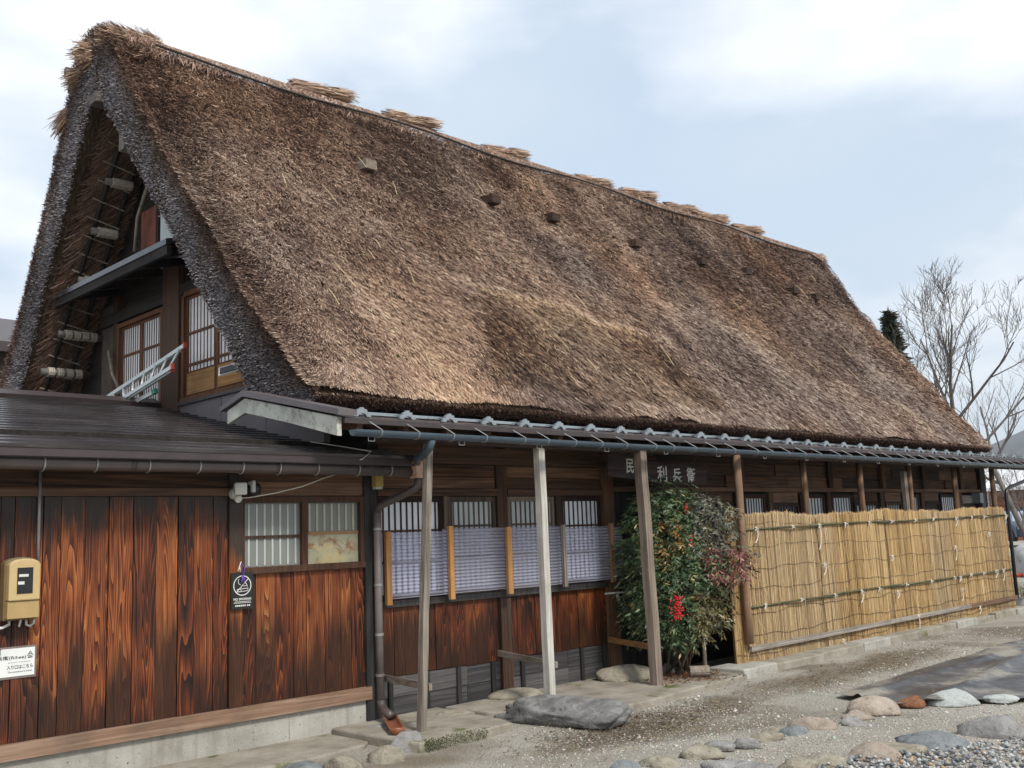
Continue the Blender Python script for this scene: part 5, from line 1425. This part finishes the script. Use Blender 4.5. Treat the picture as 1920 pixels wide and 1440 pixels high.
# little support stake with a log at its foot, beside the shrub
r = root("support_stake", "short grey bamboo stake tied beside the shrub", "stake", (9.36, 6.72, .08))
m = MB(); m.tube([(9.36, 6.72, .06), (9.36, 6.72, .42)], .022, 8); m.build("stake", M['bamboo_dry'], r, smooth=True)
m = MB(); m.tube([(9.30, 6.70, .40), (9.36, 6.695, .425), (9.40, 6.71, .40)], .014, 6); m.tube([(9.32, 6.69, .40), (9.30, 6.66, .30)], .008, 5); m.build("twine_tie", M['twine'], r)
m = MB(); m.tube([(8.95, 6.62, .12), (9.08, 6.47, .12)], [.055, .06], 14); o = m.build("cut_log", M['grey_y'], smooth=False); tag(o, "short cut log lying on the soil by the shrub", "log")

r = root("hanging_rod", "white rod with a frayed cloth strip on the wall left of the shrub", "rod", (8.75, 7.3, .93))
m = MB(); m.tube([(8.56, 7.40, .93), (8.80, 7.22, .94)], .011, 6); m.build("rod", M['twine'], r, smooth=True)
m = MB(); m.tube([(8.66, 7.31, .935), (8.665, 7.30, .88), (8.68, 7.29, .82)], [.012, .02, .012], 6); m.tube([(8.66, 7.32, .935), (8.65, 7.30, .86)], .010, 5); m.build("cloth_strip", M['rope'], r, smooth=True)

# ------------------------------------------------------------------ slabs, kerbs
def blob(name, loc, size, rotz, mat, seed, flat_=0.35, sub=3, rough=0.16, par=None):
    """rounded stone: noisy squashed sphere sunk a little into the ground"""
    bm = bmesh.new(); bmesh.ops.create_icosphere(bm, subdivisions=sub, radius=1.0)
    V = np.array([v.co[:] for v in bm.verts]); Fc = [[v.index for v in f.verts] for f in bm.faces]; bm.free()
    k = 1 + (vnoise(V, 1.1, seed) - .5) * rough * 3 + (vnoise(V, 3.0, seed + 1) - .5) * rough * 1.2
    k += (np.abs(vnoise(V, 2.2, seed + 7) - .5) - .2) * rough * 1.6
    if sub > 4: k += (vnoise(V, 5.0, seed + 3) - .5) * .16 + (vnoise(V, 11.0, seed + 4) - .5) * .08
    V = V * k[:, None]; V = np.sign(V) * np.abs(V) ** 0.92
    gg = np.random.default_rng(seed)
    for _ in range(7):                       # worn flat faces
        nn = unit(gg.normal(size=(1, 3)) + np.array([[0, 0, .35]]))[0]; off = gg.uniform(.62, .88)
        q = V @ nn - off; V = V - np.where(q > 0, q * .8, 0)[:, None] * nn[None]
    V *= np.array(size) / 2; V[:, 2] = np.where(V[:, 2] < 0, V[:, 2] * .35, V[:, 2]) 
    c, s = math.cos(rotz), math.sin(rotz); V = np.stack([V[:, 0] * c - V[:, 1] * s, V[:, 0] * s + V[:, 1] * c, V[:, 2]], 1)
    me = np_mesh(name, V, Fc, mat, smooth=True)
    return link(name, me, None, par, loc=loc)

def strip(name, outline, z0, z1, mat, label, cat, seed=0):
    """slab with a wavy front edge"""
    bm = bmesh.new(); vs = [bm.verts.new((x, y, z1)) for x, y in outline]; f = bm.faces.new(vs)
    ex = bmesh.ops.extrude_face_region(bm, geom=[f]); 
    for v in [g for g in ex['geom'] if isinstance(g, bmesh.types.BMVert)]: v.co.z = z0
    bmesh.ops.recalc_face_normals(bm, faces=bm.faces[:])
    me = bpy.data.meshes.new(name); bm.to_mesh(me); bm.free()
    o = link(name, me, mat); b = o.modifiers.new("bevel", 'BEVEL'); b.width = .015; b.segments = 2
    return tag(o, label, cat)

def wavy(x0, x1, y0, y1, n, amp, sd):
    g = random.Random(sd); return [(x0 + (x1 - x0) * i / n, y0 + (y1 - y0) * i / n + g.uniform(-amp, amp)) for i in range(n + 1)]
strip("door_slab", [(5.02, 7.39)] + [(5.02, 6.40)] + wavy(5.05, 6.05, 6.28, 6.30, 5, .02, 1) + [(6.12, 6.5), (6.2, 7.44)], -.05, .075, M['slab'], "mossy concrete slab at the foot of the leaning grey post", "slab")
strip("front_slab", [(6.3, 7.45), (6.32, 6.9)] + wavy(7.05, 9.45, 6.06, 6.25, 9, .02, 2) + [(9.5, 6.5), (9.5, 7.5)], -.05, .062, M['slab'], "pale concrete slab between the boulder and the reed screen", "slab")
strip("annex_apron", [(-.5, 7.41), (-.5, 6.75)] + wavy(0.5, 4.9, 6.70, 6.72, 10, .04, 3) + [(5.0, 6.85), (5.0, 7.41)], -.05, .035, M['slab'], "low earthy concrete strip along the annex footing", "slab")
x = 9.46; k = 0
while x < 18.3:
    L = random.uniform(.55, 1.25); e = min(18.35, x + L)
    m = MB(); sg = 6; top = []
    a = [(x + (e - x - .012) * i / sg) for i in range(sg + 1)]
    out = [(xx, 6.30 + (xx - 9.4) * .026 + random.uniform(-.02, .02)) for xx in a] + [(a[-1], 6.75), (a[0], 6.75)]
    o = strip("kerb_stone", out, -.05, .085 + random.uniform(-.012, .02), M['slab'] if k % 3 else M['concrete'], "rough kerb stone in the row beneath the reed screen", "kerb stone", k)
    o["group"] = "kerb stones under the reed screen"; x = e; k += 1

# ------------------------------------------------------------------ boulders and stones
o = blob("boulder", (6.62, 6.26, 0.02), (1.52, .78, .33), R(-77), M['s_dark'], 5, rough=.30, sub=5); tag(o, "large dark grey boulder under the whitewashed post", "boulder")
o = blob("flat_stone", (8.50, 7.13, .07), (.72, .40, .30), R(-40), M['s_tan'], 8, rough=.12); tag(o, "flat tan stone against the wall beside the brown post", "stone")
o = blob("flat_stone", (7.06, 7.26, .06), (.56, .32, .17), R(-40), M['s_tan'], 9, rough=.1); tag(o, "pale flat stone by the wall behind the dark boulder", "stone")
o = blob("flat_stone", (6.05, 7.05, .05), (.36, .28, .12), R(-30), M['s_tan'], 19, rough=.1); tag(o, "low tan stone on the mossy slab near the base boards", "stone")
o = blob("flat_stone", (5.32, 7.14, .04), (.34, .22, .10), R(-30), M['s_grey'], 20, rough=.1); tag(o, "thin flat stone behind the drain tile", "stone")
named = [
    (4.74, 6.28, .30, .17, 'tan', "rounded yellowish stone left of the drain tile"), (4.42, 6.36, .28, .14, 'tan', "pale yellow cobble at the apron edge beside the rounded yellowish stone"),
    (4.16, 6.46, .34, .11, 'blue', "flat bluish cobble at the apron edge"), (5.06, 6.46, .30, .19, 'grey', "grey rounded stone under the mouth of the drain tile"),
    (8.44, 4.36, .40, .19, 'pink', "pinkish boulder at the near corner of the black ground sheet"), (8.90, 4.25, .25, .10, 'rust', "rust-red stone on the edge of the black ground sheet"),
    (9.22, 4.05, .42, .15, 'white', "whitish rounded stone on the black ground sheet"), (9.50, 3.72, .28, .08, 'white', "small whitish stone beyond the larger one on the sheet"),
    (8.05, 3.18, .48, .20, 'grey', "big smooth grey stone at the edge of the grey gravel"), (9.08, 7.02, .18, .16, 'grey', "grey stone among dead leaves behind the shrub stems")]
for i, (x, y, w, h, mt, lab) in enumerate(named):
    o = blob("cobble" if w < .4 else "boulder", (x, y, .06 if y > 6.9 else .0), (w * 1.1, w * .75, h * 1.5), R(-45 + random.uniform(-25, 25)), M['s_' + mt], 30 + i, rough=.2); tag(o, lab, "stone")
rows = [(5.78, 4.58, .28, .10), (6.21, 4.59, .28, .10), (6.50, 4.56, .22, .08), (6.67, 4.47, .2, .08), (6.91, 4.44, .22, .08), (7.23, 4.40, .24, .08), (7.58, 4.34, .36, .11), (7.84, 4.28, .22, .08), (8.10, 4.32, .22, .08), (5.58, 4.72, .22, .09), (7.22, 4.58, .15, .06),
        (7.43, 3.40, .50, .15), (6.86, 3.56, .34, .12), (6.49, 3.68, .36, .11), (6.26, 3.79, .28, .1), (6.03, 4.0, .28, .08), (7.12, 3.47, .3, .08), (5.9, 4.15, .3, .1), (5.6, 4.3, .26, .1)]
for i, (x, y, w, h) in enumerate(rows):
    front = y < 4.25; ckey = random.choice(['grey', 'grey', 'tan', 'blue', 'pink'])
    o = blob("cobble", (x + random.uniform(-.04, .04), y + random.uniform(-.05, .05), -.006), (w * 1.15, w * .72 * random.uniform(.8, 1.2), h * 1.6), R(-45 + random.uniform(-40, 40)), M['s_' + ckey], 60 + i, rough=.26, sub=3)
    cw = ("broad " if w > .29 else "small ") + {'grey': 'pale grey', 'tan': 'tan', 'blue': 'blue-grey', 'pink': 'pinkish'}[ckey]
    tag(o, cw + " half-buried cobble in the row bordering the grey gravel" if front else cw + " half-buried cobble in the row across the tan gravel", "stone", "cobbles bordering the grey gravel" if front else "cobbles in a row across the tan gravel")
for i, (x, y, w, h) in enumerate(((18.75, 6.75, .5, .30), (19.2, 6.95, .45, .30), (19.0, 6.4, .5, .22), (19.9, 6.9, .6, .25))):
    o = blob("boulder", (x, y, 0), (w, w * .8, h * 1.4), random.uniform(0, 3), M['s_dark'] if i % 2 else M['s_grey'], 90 + i, rough=.15); tag(o, "rough grey rock piled at the far end of the reed screen", "stone", "rocks at the far end of the reed screen")

# ------------------------------------------------------------------ black ground sheet
def ground_sheet():
    c = [(9.05, 5.02), (20.5, 5.35), (20.5, 1.0), (9.9, 3.3), (8.75, 4.32)]
    nu, nv = 70, 34; V = []
    for j in range(nv + 1):
        for i in range(nu + 1):
            u, v = i / nu, j / nv
            a = Vector(c[0]).lerp(Vector(c[1]), u); b = Vector(c[4]).lerp(Vector(c[2]), u)
            if u < .15: b = Vector(c[4]).lerp(Vector(c[3]), u / .15)
            else: b = Vector(c[3]).lerp(Vector(c[2]), (u - .15) / .85)
            p = a.lerp(b, v); V.append((p.x, p.y, 0))
    V = np.array(V); k = V.copy(); k[:, 0] *= .35
    V[:, 2] = .018 + .03 * np.clip(vnoise(k, 1.6, 81) - .45, 0, 1) + .035 * np.exp(-((V[:, 1] - 4.80 + .05 * np.sin(V[:, 0] * .9)) / .05) ** 2) + .03 * (vnoise(k, 5.0, 82) - .5)
    V[:, 2] += .05 * np.exp(-((V[:, 1] - 4.1 - .12 * (V[:, 0] - 9)) / .07) ** 2)
    V[:, 2] = np.maximum(V[:, 2], .012)
    F = [(j*(nu+1)+i, j*(nu+1)+i+1, (j+1)*(nu+1)+i+1, (j+1)*(nu+1)+i) for j in range(nv) for i in range(nu)]
    o = link("ground_sheet", np_mesh("ground_sheet", V, F, M['sheet'], smooth=True)); tag(o, "wrinkled black plastic sheet spread over the yard", "sheet")
ground_sheet()

# ------------------------------------------------------------------ gravel, litter
OCT = np.array([(1,0,0),(-1,0,0),(0,1,0),(0,-1,0),(0,0,1),(0,0,-1)], float); OF = np.array([(0,2,4),(2,1,4),(1,3,4),(3,0,4),(2,0,5),(1,2,5),(3,1,5),(0,3,5)])
def pebbles(name, P, S, C, label):
    n = len(P); q = unit(RNG.normal(size=(n, 3))); a = RNG.uniform(0, 6.28, n)
    X = unit(np.stack([np.cos(a), np.sin(a), RNG.normal(size=n) * .25], 1)); Yv = unit(np.cross(np.tile([[0, 0, 1.0]], (n, 1)), X)); Z = np.cross(X, Yv)
    sc = S[:, None] * np.stack([RNG.uniform(.7, 1.2, n), RNG.uniform(.5, .9, n), RNG.uniform(.35, .7, n)], 1)
    V = P[:, None] + OCT[None, :, 0:1] * (X * sc[:, :1])[:, None] + OCT[None, :, 1:2] * (Yv * sc[:, 1:2])[:, None] + OCT[None, :, 2:3] * (Z * sc[:, 2:])[:, None]
    V += RNG.normal(size=V.shape) * S[:, None, None] * .12
    F = (OF[None] + (np.arange(n) * 6)[:, None, None]).reshape(-1, 3)
    o = link(name, np_mesh(name, V.reshape(-1, 3), F, M['pebble'], np.repeat(C, 6, 0))); tag(o, label, "gravel", kind="stuff")
def yard_points(n):
    x = 3.0 + 17 * RNG.random(n) ** 1.7; y = RNG.uniform(1.5, 6.6, n)
    return x, y
n = 52000; x, y = yard_points(n); P = np.stack([x, y, np.full(n, 0.0)], 1)
ok = (y < 6.30 + .01 * (x - 9)) & ~((x > 8.9) & (y < 5.0) & (y > 4.3 - .22 * (x - 8.7))); ok |= RNG.random(n) < .01
ok &= RNG.random(n) < (.35 + .65 * (vnoise(P, .8, 91) > .42))
P = P[ok]; n = len(P); P[:, 2] = (vnoise(P, .8, 3) - .5) * .04 - .008
t = RNG.random((n, 1)); C = np.array([[.27, .25, .21]]) * (1 - t) + np.array([[.60, .57, .51]]) * t
C *= (1 + RNG.normal(size=(n, 3)) * .06); pebbles("gravel", P, RNG.uniform(.004, .013, n) * (1 + (RNG.random(n) < .03) * 1.2), np.clip(C, .03, .75), "fine tan gravel scattered over the yard")
n = 15000; x = RNG.uniform(5.4, 13, n); y = RNG.uniform(1.2, 4.2, n); edge = 3.72 - .36 * (x - 6.4) + .1 * np.sin(x * 3)
ok = (y < edge - .12 * RNG.random(n)) & (x < 11); P = np.stack([x, y, RNG.uniform(.0, .02, n)], 1)[ok]; n = len(P)
t = RNG.random((n, 1)) ** 1.3; C = np.array([[.09, .10, .11]]) * (1 - t) + np.array([[.50, .50, .48]]) * t
tan = RNG.random(n) < .1; C[tan] = np.array([.42, .30, .20]); pebbles("grey_gravel", P, RNG.uniform(.012, .03, n), np.clip(C, .03, .7), "coarse blue-grey gravel bank")
def litter(name, cx, cy, sx, sy, n, z, cols, label, Lr=(.02, .06), Wr=(.006, .02)):
    P = np.stack([cx + RNG.normal(size=n) * sx, cy + RNG.normal(size=n) * sy, np.full(n, z)], 1); a = RNG.uniform(0, 6.28, n)
    D = unit(np.stack([np.cos(a), np.sin(a), RNG.normal(size=n) * .2], 1)); N = unit(np.array([[0, 0, 1.0]]) + RNG.normal(size=(n, 3)) * .3)
    P[:, 2] += RNG.random(n) * .012
    V, F = blades(P, D, N, RNG.uniform(*Lr, n), RNG.uniform(*Wr, n), .5)
    cols = np.array(cols); C = cols[RNG.integers(0, len(cols), n)] * RNG.uniform(.6, 1.3, (n, 1))
    o = link(name, np_mesh(name, V, F, M['reed'], np.repeat(C, 4, 0))); tag(o, label, "leaf litter", kind="stuff")
litter("dead_leaves", 9.0, 6.75, .28, .25, 900, .068, [(.14, .05, .02), (.22, .09, .03), (.09, .04, .025)], "brown dead leaves under the shrub")
litter("yard_litter", 6.9, 5.6, .7, .25, 3000, .004, [(.11, .08, .05), (.19, .145, .09), (.075, .055, .035)], "dark leaf litter and chaff in front of the boulder", (.01, .05), (.004, .012))
litter("yard_litter", 11.0, 5.7, 1.6, .2, 2200, .004, [(.11, .08, .05), (.19, .145, .09), (.075, .055, .035)], "dark leaf litter and chaff in front of the reed screen", (.01, .05), (.004, .012))
litter("straw_scraps", 9, 5.2, 2.5, .9, 350, .006, [(.42, .32, .16), (.34, .26, .15)], "loose straw scraps on the gravel", (.04, .16), (.003, .006))
m = []
n = 1500; P = np.stack([5.1 + .65 * RNG.random(n) ** 1.5, 6.27 + RNG.normal(size=n) * .022, RNG.uniform(.0, .085, n)], 1)
D = unit(np.array([[0, -.7, .6]]) + RNG.normal(size=(n, 3)) * .5); V, F = blades(P, D, unit(RNG.normal(size=(n, 3))), RNG.uniform(.006, .02, n), RNG.uniform(.003, .007, n), .5)
C = pal_pick(RNG.random(n), np.array([(.02, .025, .008), (.07, .085, .02), (.15, .16, .04)]))
o = link("moss", np_mesh("moss", V, F, M['reed'], np.repeat(C, 4, 0))); tag(o, "green moss on the front edge of the mossy slab", "moss", kind="stuff")

# ------------------------------------------------------------------ background
def bare_tree(name, base, fork_z, height, limbs, seed, label, r0=.16, spread=.55, lean=(0, 0), depth=5, twig=.006, mat='bark_z', group=None):
    g = random.Random(seed); rt = root(name, label, "tree", base, group)
    B = Vector(base); F_ = B + Vector((lean[0], lean[1], fork_z))
    m = MB(); m.tube([B, B.lerp(F_, .5) + Vector((g.uniform(-.1, .1), g.uniform(-.1, .1), 0)), F_], [r0 * 1.25, r0 * 1.05, r0 * .9], 9); m.build("trunk", M[mat], rt, smooth=True)
    def grow(mb, p, d, L, r, k):
        pts = [p]; rr = [r]; q = p.copy(); dd = d.copy(); n = 5
        for i in range(n):
            dd = (dd + Vector((g.gauss(0, .07), g.gauss(0, .07), g.gauss(0, .04) + .085))).normalized(); q = q + dd * (L / n); pts.append(q.copy()); rr.append(max(twig * .6, r * (1 - .55 * (i + 1) / n)))
        mb.tube(pts, rr, 6 if k > 3 else (4 if k > 1 else 3), cap=False)
        if k == 0: return
        for i in range(g.randint(3, 5) if k > 2 else g.randint(3, 4)):
            t = g.uniform(.25, 1.0); j = min(n - 1, int(t * n)); s = pts[j].lerp(pts[j + 1], t * n - j)
            ax = Vector((g.gauss(0, 1), g.gauss(0, 1), g.gauss(0, 1))).cross(dd).normalized()
            nd = (dd + ax * g.uniform(.45, .95)).normalized(); grow(mb, s, nd, L * g.uniform(.45, .68), max(twig, rr[j] * g.uniform(.45, .62)), k - 1)
    for i, l in enumerate(limbs):
        d = Vector(l[:3]).normalized(); mb = MB(); s = B.lerp(F_, l[4] if len(l) > 4 else 1.0)
        grow(mb, s, d, height * l[3], r0 * .62, depth - 1); mb.build("limb", M[mat], rt, smooth=True)
    return rt
vr = Vector((.36, -.93, 0))          # sideways across the line of sight to the trees
def lm(side, up, L, t=1.0, dep=0.0): return (vr.x * side + .93 * dep, vr.y * side + .36 * dep, up, L, t)
bare_tree("bare_tree", (27.8, 11.35, 0), 4.2, 4.8, [lm(-.22, 1, .50), lm(.04, 1, .58, .95), lm(.12, 1, .54, .92), lm(-.6, 1, .44, .9), lm(.72, .85, .56, .97), lm(1.0, .45, .50, .75), lm(-.45, 1, .42, .85, .5)], 4, "tall leafless tree with a many-stemmed crown behind the far roof end", .08, depth=5, twig=.006)
bare_tree("bare_tree", (37.9, 13.1, 0), 3.4, 4.2, [lm(-.5, 1, .5), lm(.6, .8, .5), lm(.1, 1, .5), lm(-.9, .4, .4, .8)], 9, "pale leaning trunk with bare limbs in front of the red-brown house", .09, lean=(-.4, 1.0), depth=4)
for i, (x, y, h) in enumerate(((46, 14.0, 5.0), (50, 17.6, 5.6), (44, 15.6, 4.2), (40, 16.2, 4.4), (55, 15.5, 6))):
    bare_tree("bare_shrub", (x, y, 0), h * .25, h, [lm(-.6, 1, .42), lm(.6, 1, .42), lm(.0, 1, .46), lm(.3, 1, .4, .7, .5), lm(-.3, 1, .4, .7, -.5)], 20 + i, "tan leafless scrub tree beyond the far end of the house", .05, depth=4, group="scrub trees beyond the house end")

def conifer(name, base, h, rad, seed, label, n=2600, lo=.12):
    g = np.random.default_rng(seed); rt = root(name, label, "tree", base)
    m = MB(); m.tube([base, (base[0], base[1], base[2] + h)], [h * .022, .02], 8); m.build("trunk", M['bark_z'], rt, smooth=True)
    t = g.random(n) ** .8 * (1 - lo) + lo; a = g.uniform(0, 6.28, n) ; whorl = np.floor(t * 22) / 22
    rr = rad * (1 - t) ** .8 * (.35 + .65 * g.random(n)) * (.75 + .5 * ((np.sin(a * 3 + whorl * 40)) > 0))
    P = np.stack([base[0] + rr * np.cos(a), base[1] + rr * np.sin(a), base[2] + h * (t + (1 - t) * .04) - rr * .25], 1)
    D = unit(np.stack([np.cos(a), np.sin(a), np.full(n, -.2)], 1) + g.normal(size=(n, 3)) * .45); N = unit(g.normal(size=(n, 3)) + np.array([[0, 0, .8]]))
    V, F = blades(P, D, N, g.uniform(.12, .34, n) * h / 9, g.uniform(.06, .13, n) * h / 9, .2)
    C = np.array([[.028, .034, .020]]) * g.uniform(.5, 1.9, (n, 1)); C[g.random(n) < .3] *= np.array([1.7, 1.15, .8])
    link("crown", np_mesh("crown", V, F, M['leaf'], np.repeat(C, 4, 0)), None, rt, kind=None)
conifer("cedar_tree", (34.5, 15.95, 0), 8.9, 1.5, 3, "dark cedar top showing above the far roof slope", 5200)
conifer("cedar_tree", (5.6, 19.3, 0), 5.6, 1.7, 5, "dark evergreen below the neighbouring roof left of the gable", 2600, .05)
conifer("cedar_tree", (8.0, 20.6, 0), 5.5, 1.5, 6, "second dark evergreen behind the gable near the neighbouring house", 2200, .05)

def plain_house(name, label, c, rz, w, d, h, rise, wall, roofm, over=.5, wins=2):
    rt = root(name, label, "house", c); 
    cs, sn = math.cos(rz), math.sin(rz)
    def T(m):
        m.v = [(c[0] + x * cs - y * sn, c[1] + x * sn + y * cs, z) for x, y, z in m.v]; return m
    m = MB(); m.box(-w/2, w/2, -d/2, d/2, 0, h); T(m).build("wall", wall, rt)
    m = MB(); m.prism([(-d/2 - over, h - .1), (-d/2 - over, h + .12), (0, h + rise + .12), (d/2 + over, h + .12), (d/2 + over, h - .1), (0, h + rise - .08)], 0, -w/2 - over, w/2 + over); T(m).build("roof", roofm, rt)
    k = int(h / .24)
    for i in range(k):
        m = MB(); m.box(-w/2 - .02, w/2 + .02, -d/2 - .025, -d/2 - .001, i * h / k, (i + .86) * h / k); T(m).build("siding_board", wall, rt)
    for i in range(wins):
        x = -w/2 + w * (i + .5) / wins
        m = MB(); m.box(x - .6, x + .6, -d/2 - .07, -d/2 - .026, 1.0, 2.1); q = T(m).build("window", M['sash_z'], rt)
        m = MB(); m.box(x - .52, x + .52, -d/2 - .08, -d/2 - .071, 1.08, 2.02); T(m).build("pane", M['pane_dark'], q)
plain_house("timber_house", "red-brown boarded house with a snowy roof beyond the parked car", (74.5, 22.5, 0), R(-70), 11, 8, 3.3, 1.6, M['red_wall'], M['snow'], .7, 3)
plain_house("neighbour_house", "two-storey neighbouring house with a brown roof edge left of the gable", (4.6, 27.5, 0), R(2), 8.5, 7, 6.1, 1.4, M['plaster'], M['fascia'], .6, 3)

def car():
    rt = root("parked_car", "dark blue car parked beyond the snow bank facing the yard", "car", (56.55, 20.0, 0)); th = math.atan2(-19.6, -56.8) + R(14)
    cs, sn = math.cos(th), math.sin(th)
    def T(m): m.v = [(56.55 + x * cs - y * sn, 20.0 + x * sn + y * cs, z + .30) for x, y, z in m.v]; return m
    def loft(secs):
        m = MB(); n = len(secs[0][1]); V = []
        for x, pr in secs: V += [(x, y, z) for y, z in pr]
        F = [(i*n+j, i*n+(j+1)%n, (i+1)*n+(j+1)%n, (i+1)*n+j) for i in range(len(secs)-1) for j in range(n)] + [tuple(range(n)), tuple(range(len(secs)*n-1, (len(secs)-1)*n-1, -1))]
        return m.add(V, F)
    def pr(hw, z0, z1, b=.12): return [(-hw, z0), (hw, z0), (hw + .02, z0 + .25), (hw, z1 - b), (hw - b, z1), (-hw + b, z1), (-hw, z1 - b), (-hw - .02, z0 + .25)]
    T(loft([(2.2, pr(.72, .3, .72)), (2.1, pr(.86, .22, .82)), (1.2, pr(.90, .2, .98)), (.9, pr(.9, .2, 1.02)), (-1.9, pr(.9, .2, 1.05)), (-2.2, pr(.8, .3, .95))])).build("body", M['paint_blue'], rt, smooth=False)
    T(loft([(1.05, pr(.78, .98, 1.02, .02)), (.35, pr(.66, .98, 1.52)), (-1.3, pr(.66, .98, 1.55)), (-2.0, pr(.74, .98, 1.06, .03))])).build("cabin", M['carglass'], rt)
    m = MB(); m.box(-1.25, .25, -.56, .56, 1.53, 1.575); T(m).build("roof_panel", M['paint_blue'], rt)
    for sx in (1.35, -1.35):
        for sy in (-.82, .82):
            m = MB(); m.tube([(sx, sy - .11, .30 - .0), (sx, sy + .11, .30)], .31, 16); w = T(m).build("wheel", M['tyre'], rt)
            m = MB(); m.tube([(sx, sy - .12, .30), (sx, sy + .12, .30)], .19, 12); T(m).build("rim", M['steel'], w)
    for sy in (-.62, .62):
        m = MB(); m.box(2.05, 2.17, sy - .17, sy + .17, .62, .76); T(m).build("headlight", M['white_plastic'], rt)
    m = MB(); m.box(2.15, 2.22, -.42, .42, .58, .72); T(m).build("grille", M['black_plastic'], rt)
    m = MB(); m.box(2.19, 2.24, -.17, .17, .38, .55); T(m).build("number_plate", M['white_plastic'], rt)
car()
for i, (x, y, w, h) in enumerate(((29.4, 9.9, 2.6, 1.5), (30.2, 10.9, 2.2, 1.4), (28.8, 8.8, 2.4, 1.3), (31, 9.2, 2.6, 1.6))):
    o = blob("snow_bank", (x, y, 0), (w, w * .8, h), random.uniform(0, 3), stone('dirty_snow', (.16, .14, .12), (.52, .52, .52), (.68, .69, .70), 1.6) if i == 0 else bpy.data.materials['dirty_snow'], 120 + i, rough=.2); tag(o, "heap of dirty snow and rubble beyond the downpipe", "snow heap", "dirty snow heaps beside the yard")
m = MB(); m.tube([(28.15, 10.45, .05), (28.3, 10.1, .07), (28.45, 9.6, .05)], .045, 8); o = m.build("orange_hose", M['cone_red'], smooth=True); tag(o, "orange-red hose lying at the foot of the snow heap", "hose")
# far corner downpipe
r = root("corner_downpipe", "black downpipe with a long elbow at the far end of the reed screen", "downpipe", (18.15, 6.62, 0))
m = MB(); m.tube([(19.8, 6.45, 2.42), (19.7, 6.45, 2.36), (18.20, 6.60, 2.07), (18.08, 6.61, 2.01), (18.05, 6.61, 1.92), (18.03, 6.60, .25)], .03, 10); m.build("pipe", M['black_plastic'], r, smooth=True)
r = root("wall_meter", "grey wall box on the far corner of the house front", "box", (18.85, WM - .02, 1.88))
m = MB(); m.box(18.72, 18.86, WM - .16, WM - .021, 1.84, 2.02); m.build("case", M['steel'], r)
m = MB(); m.box(18.90, 19.04, WM - .12, WM - .021, 1.74, 2.0); m.build("side_case", M['fascia'], r)
# weeds by the corner
n = 700; P = np.stack([20.3 + RNG.normal(size=n) * .25, 7.1 + RNG.normal(size=n) * .2, RNG.uniform(0, .25, n)], 1); D = unit(np.array([[0, 0, .8]]) + RNG.normal(size=(n, 3)) * .6)
V, F = blades(P, D, unit(RNG.normal(size=(n, 3))), RNG.uniform(.05, .2, n), RNG.uniform(.008, .02, n), .3)
o = link("weeds", np_mesh("weeds", V, F, M['leaf'], np.repeat(pal_pick(RNG.random(n), np.array([(.06, .06, .02), (.16, .15, .05), (.25, .2, .08)])), 4, 0))); tag(o, "small yellow-green weeds beyond the far corner of the screen", "weeds", kind="stuff")

# ------------------------------------------------------------------ the air between here and the hills (haze box, name haze)
hz_m = bpy.data.materials.new("haze_air"); hz_m.use_nodes = True
t_ = hz_m.node_tree; t_.nodes.clear(); ho = t_.nodes.new("ShaderNodeOutputMaterial"); hv = t_.nodes.new("ShaderNodeVolumePrincipled")
hv.inputs["Color"].default_value = (0.80, 0.87, 0.95, 1); hv.inputs["Density"].default_value = 0.00022; hv.inputs["Anisotropy"].default_value = 0.0
t_.links.new(hv.outputs[0], ho.inputs["Volume"])
m = MB(); m.box(-3300, 3300, -3300, 3300, -30, 330); o = m.build("haze", hz_m); tag(o, "thin pale winter haze filling the valley air", "haze", kind="stuff")
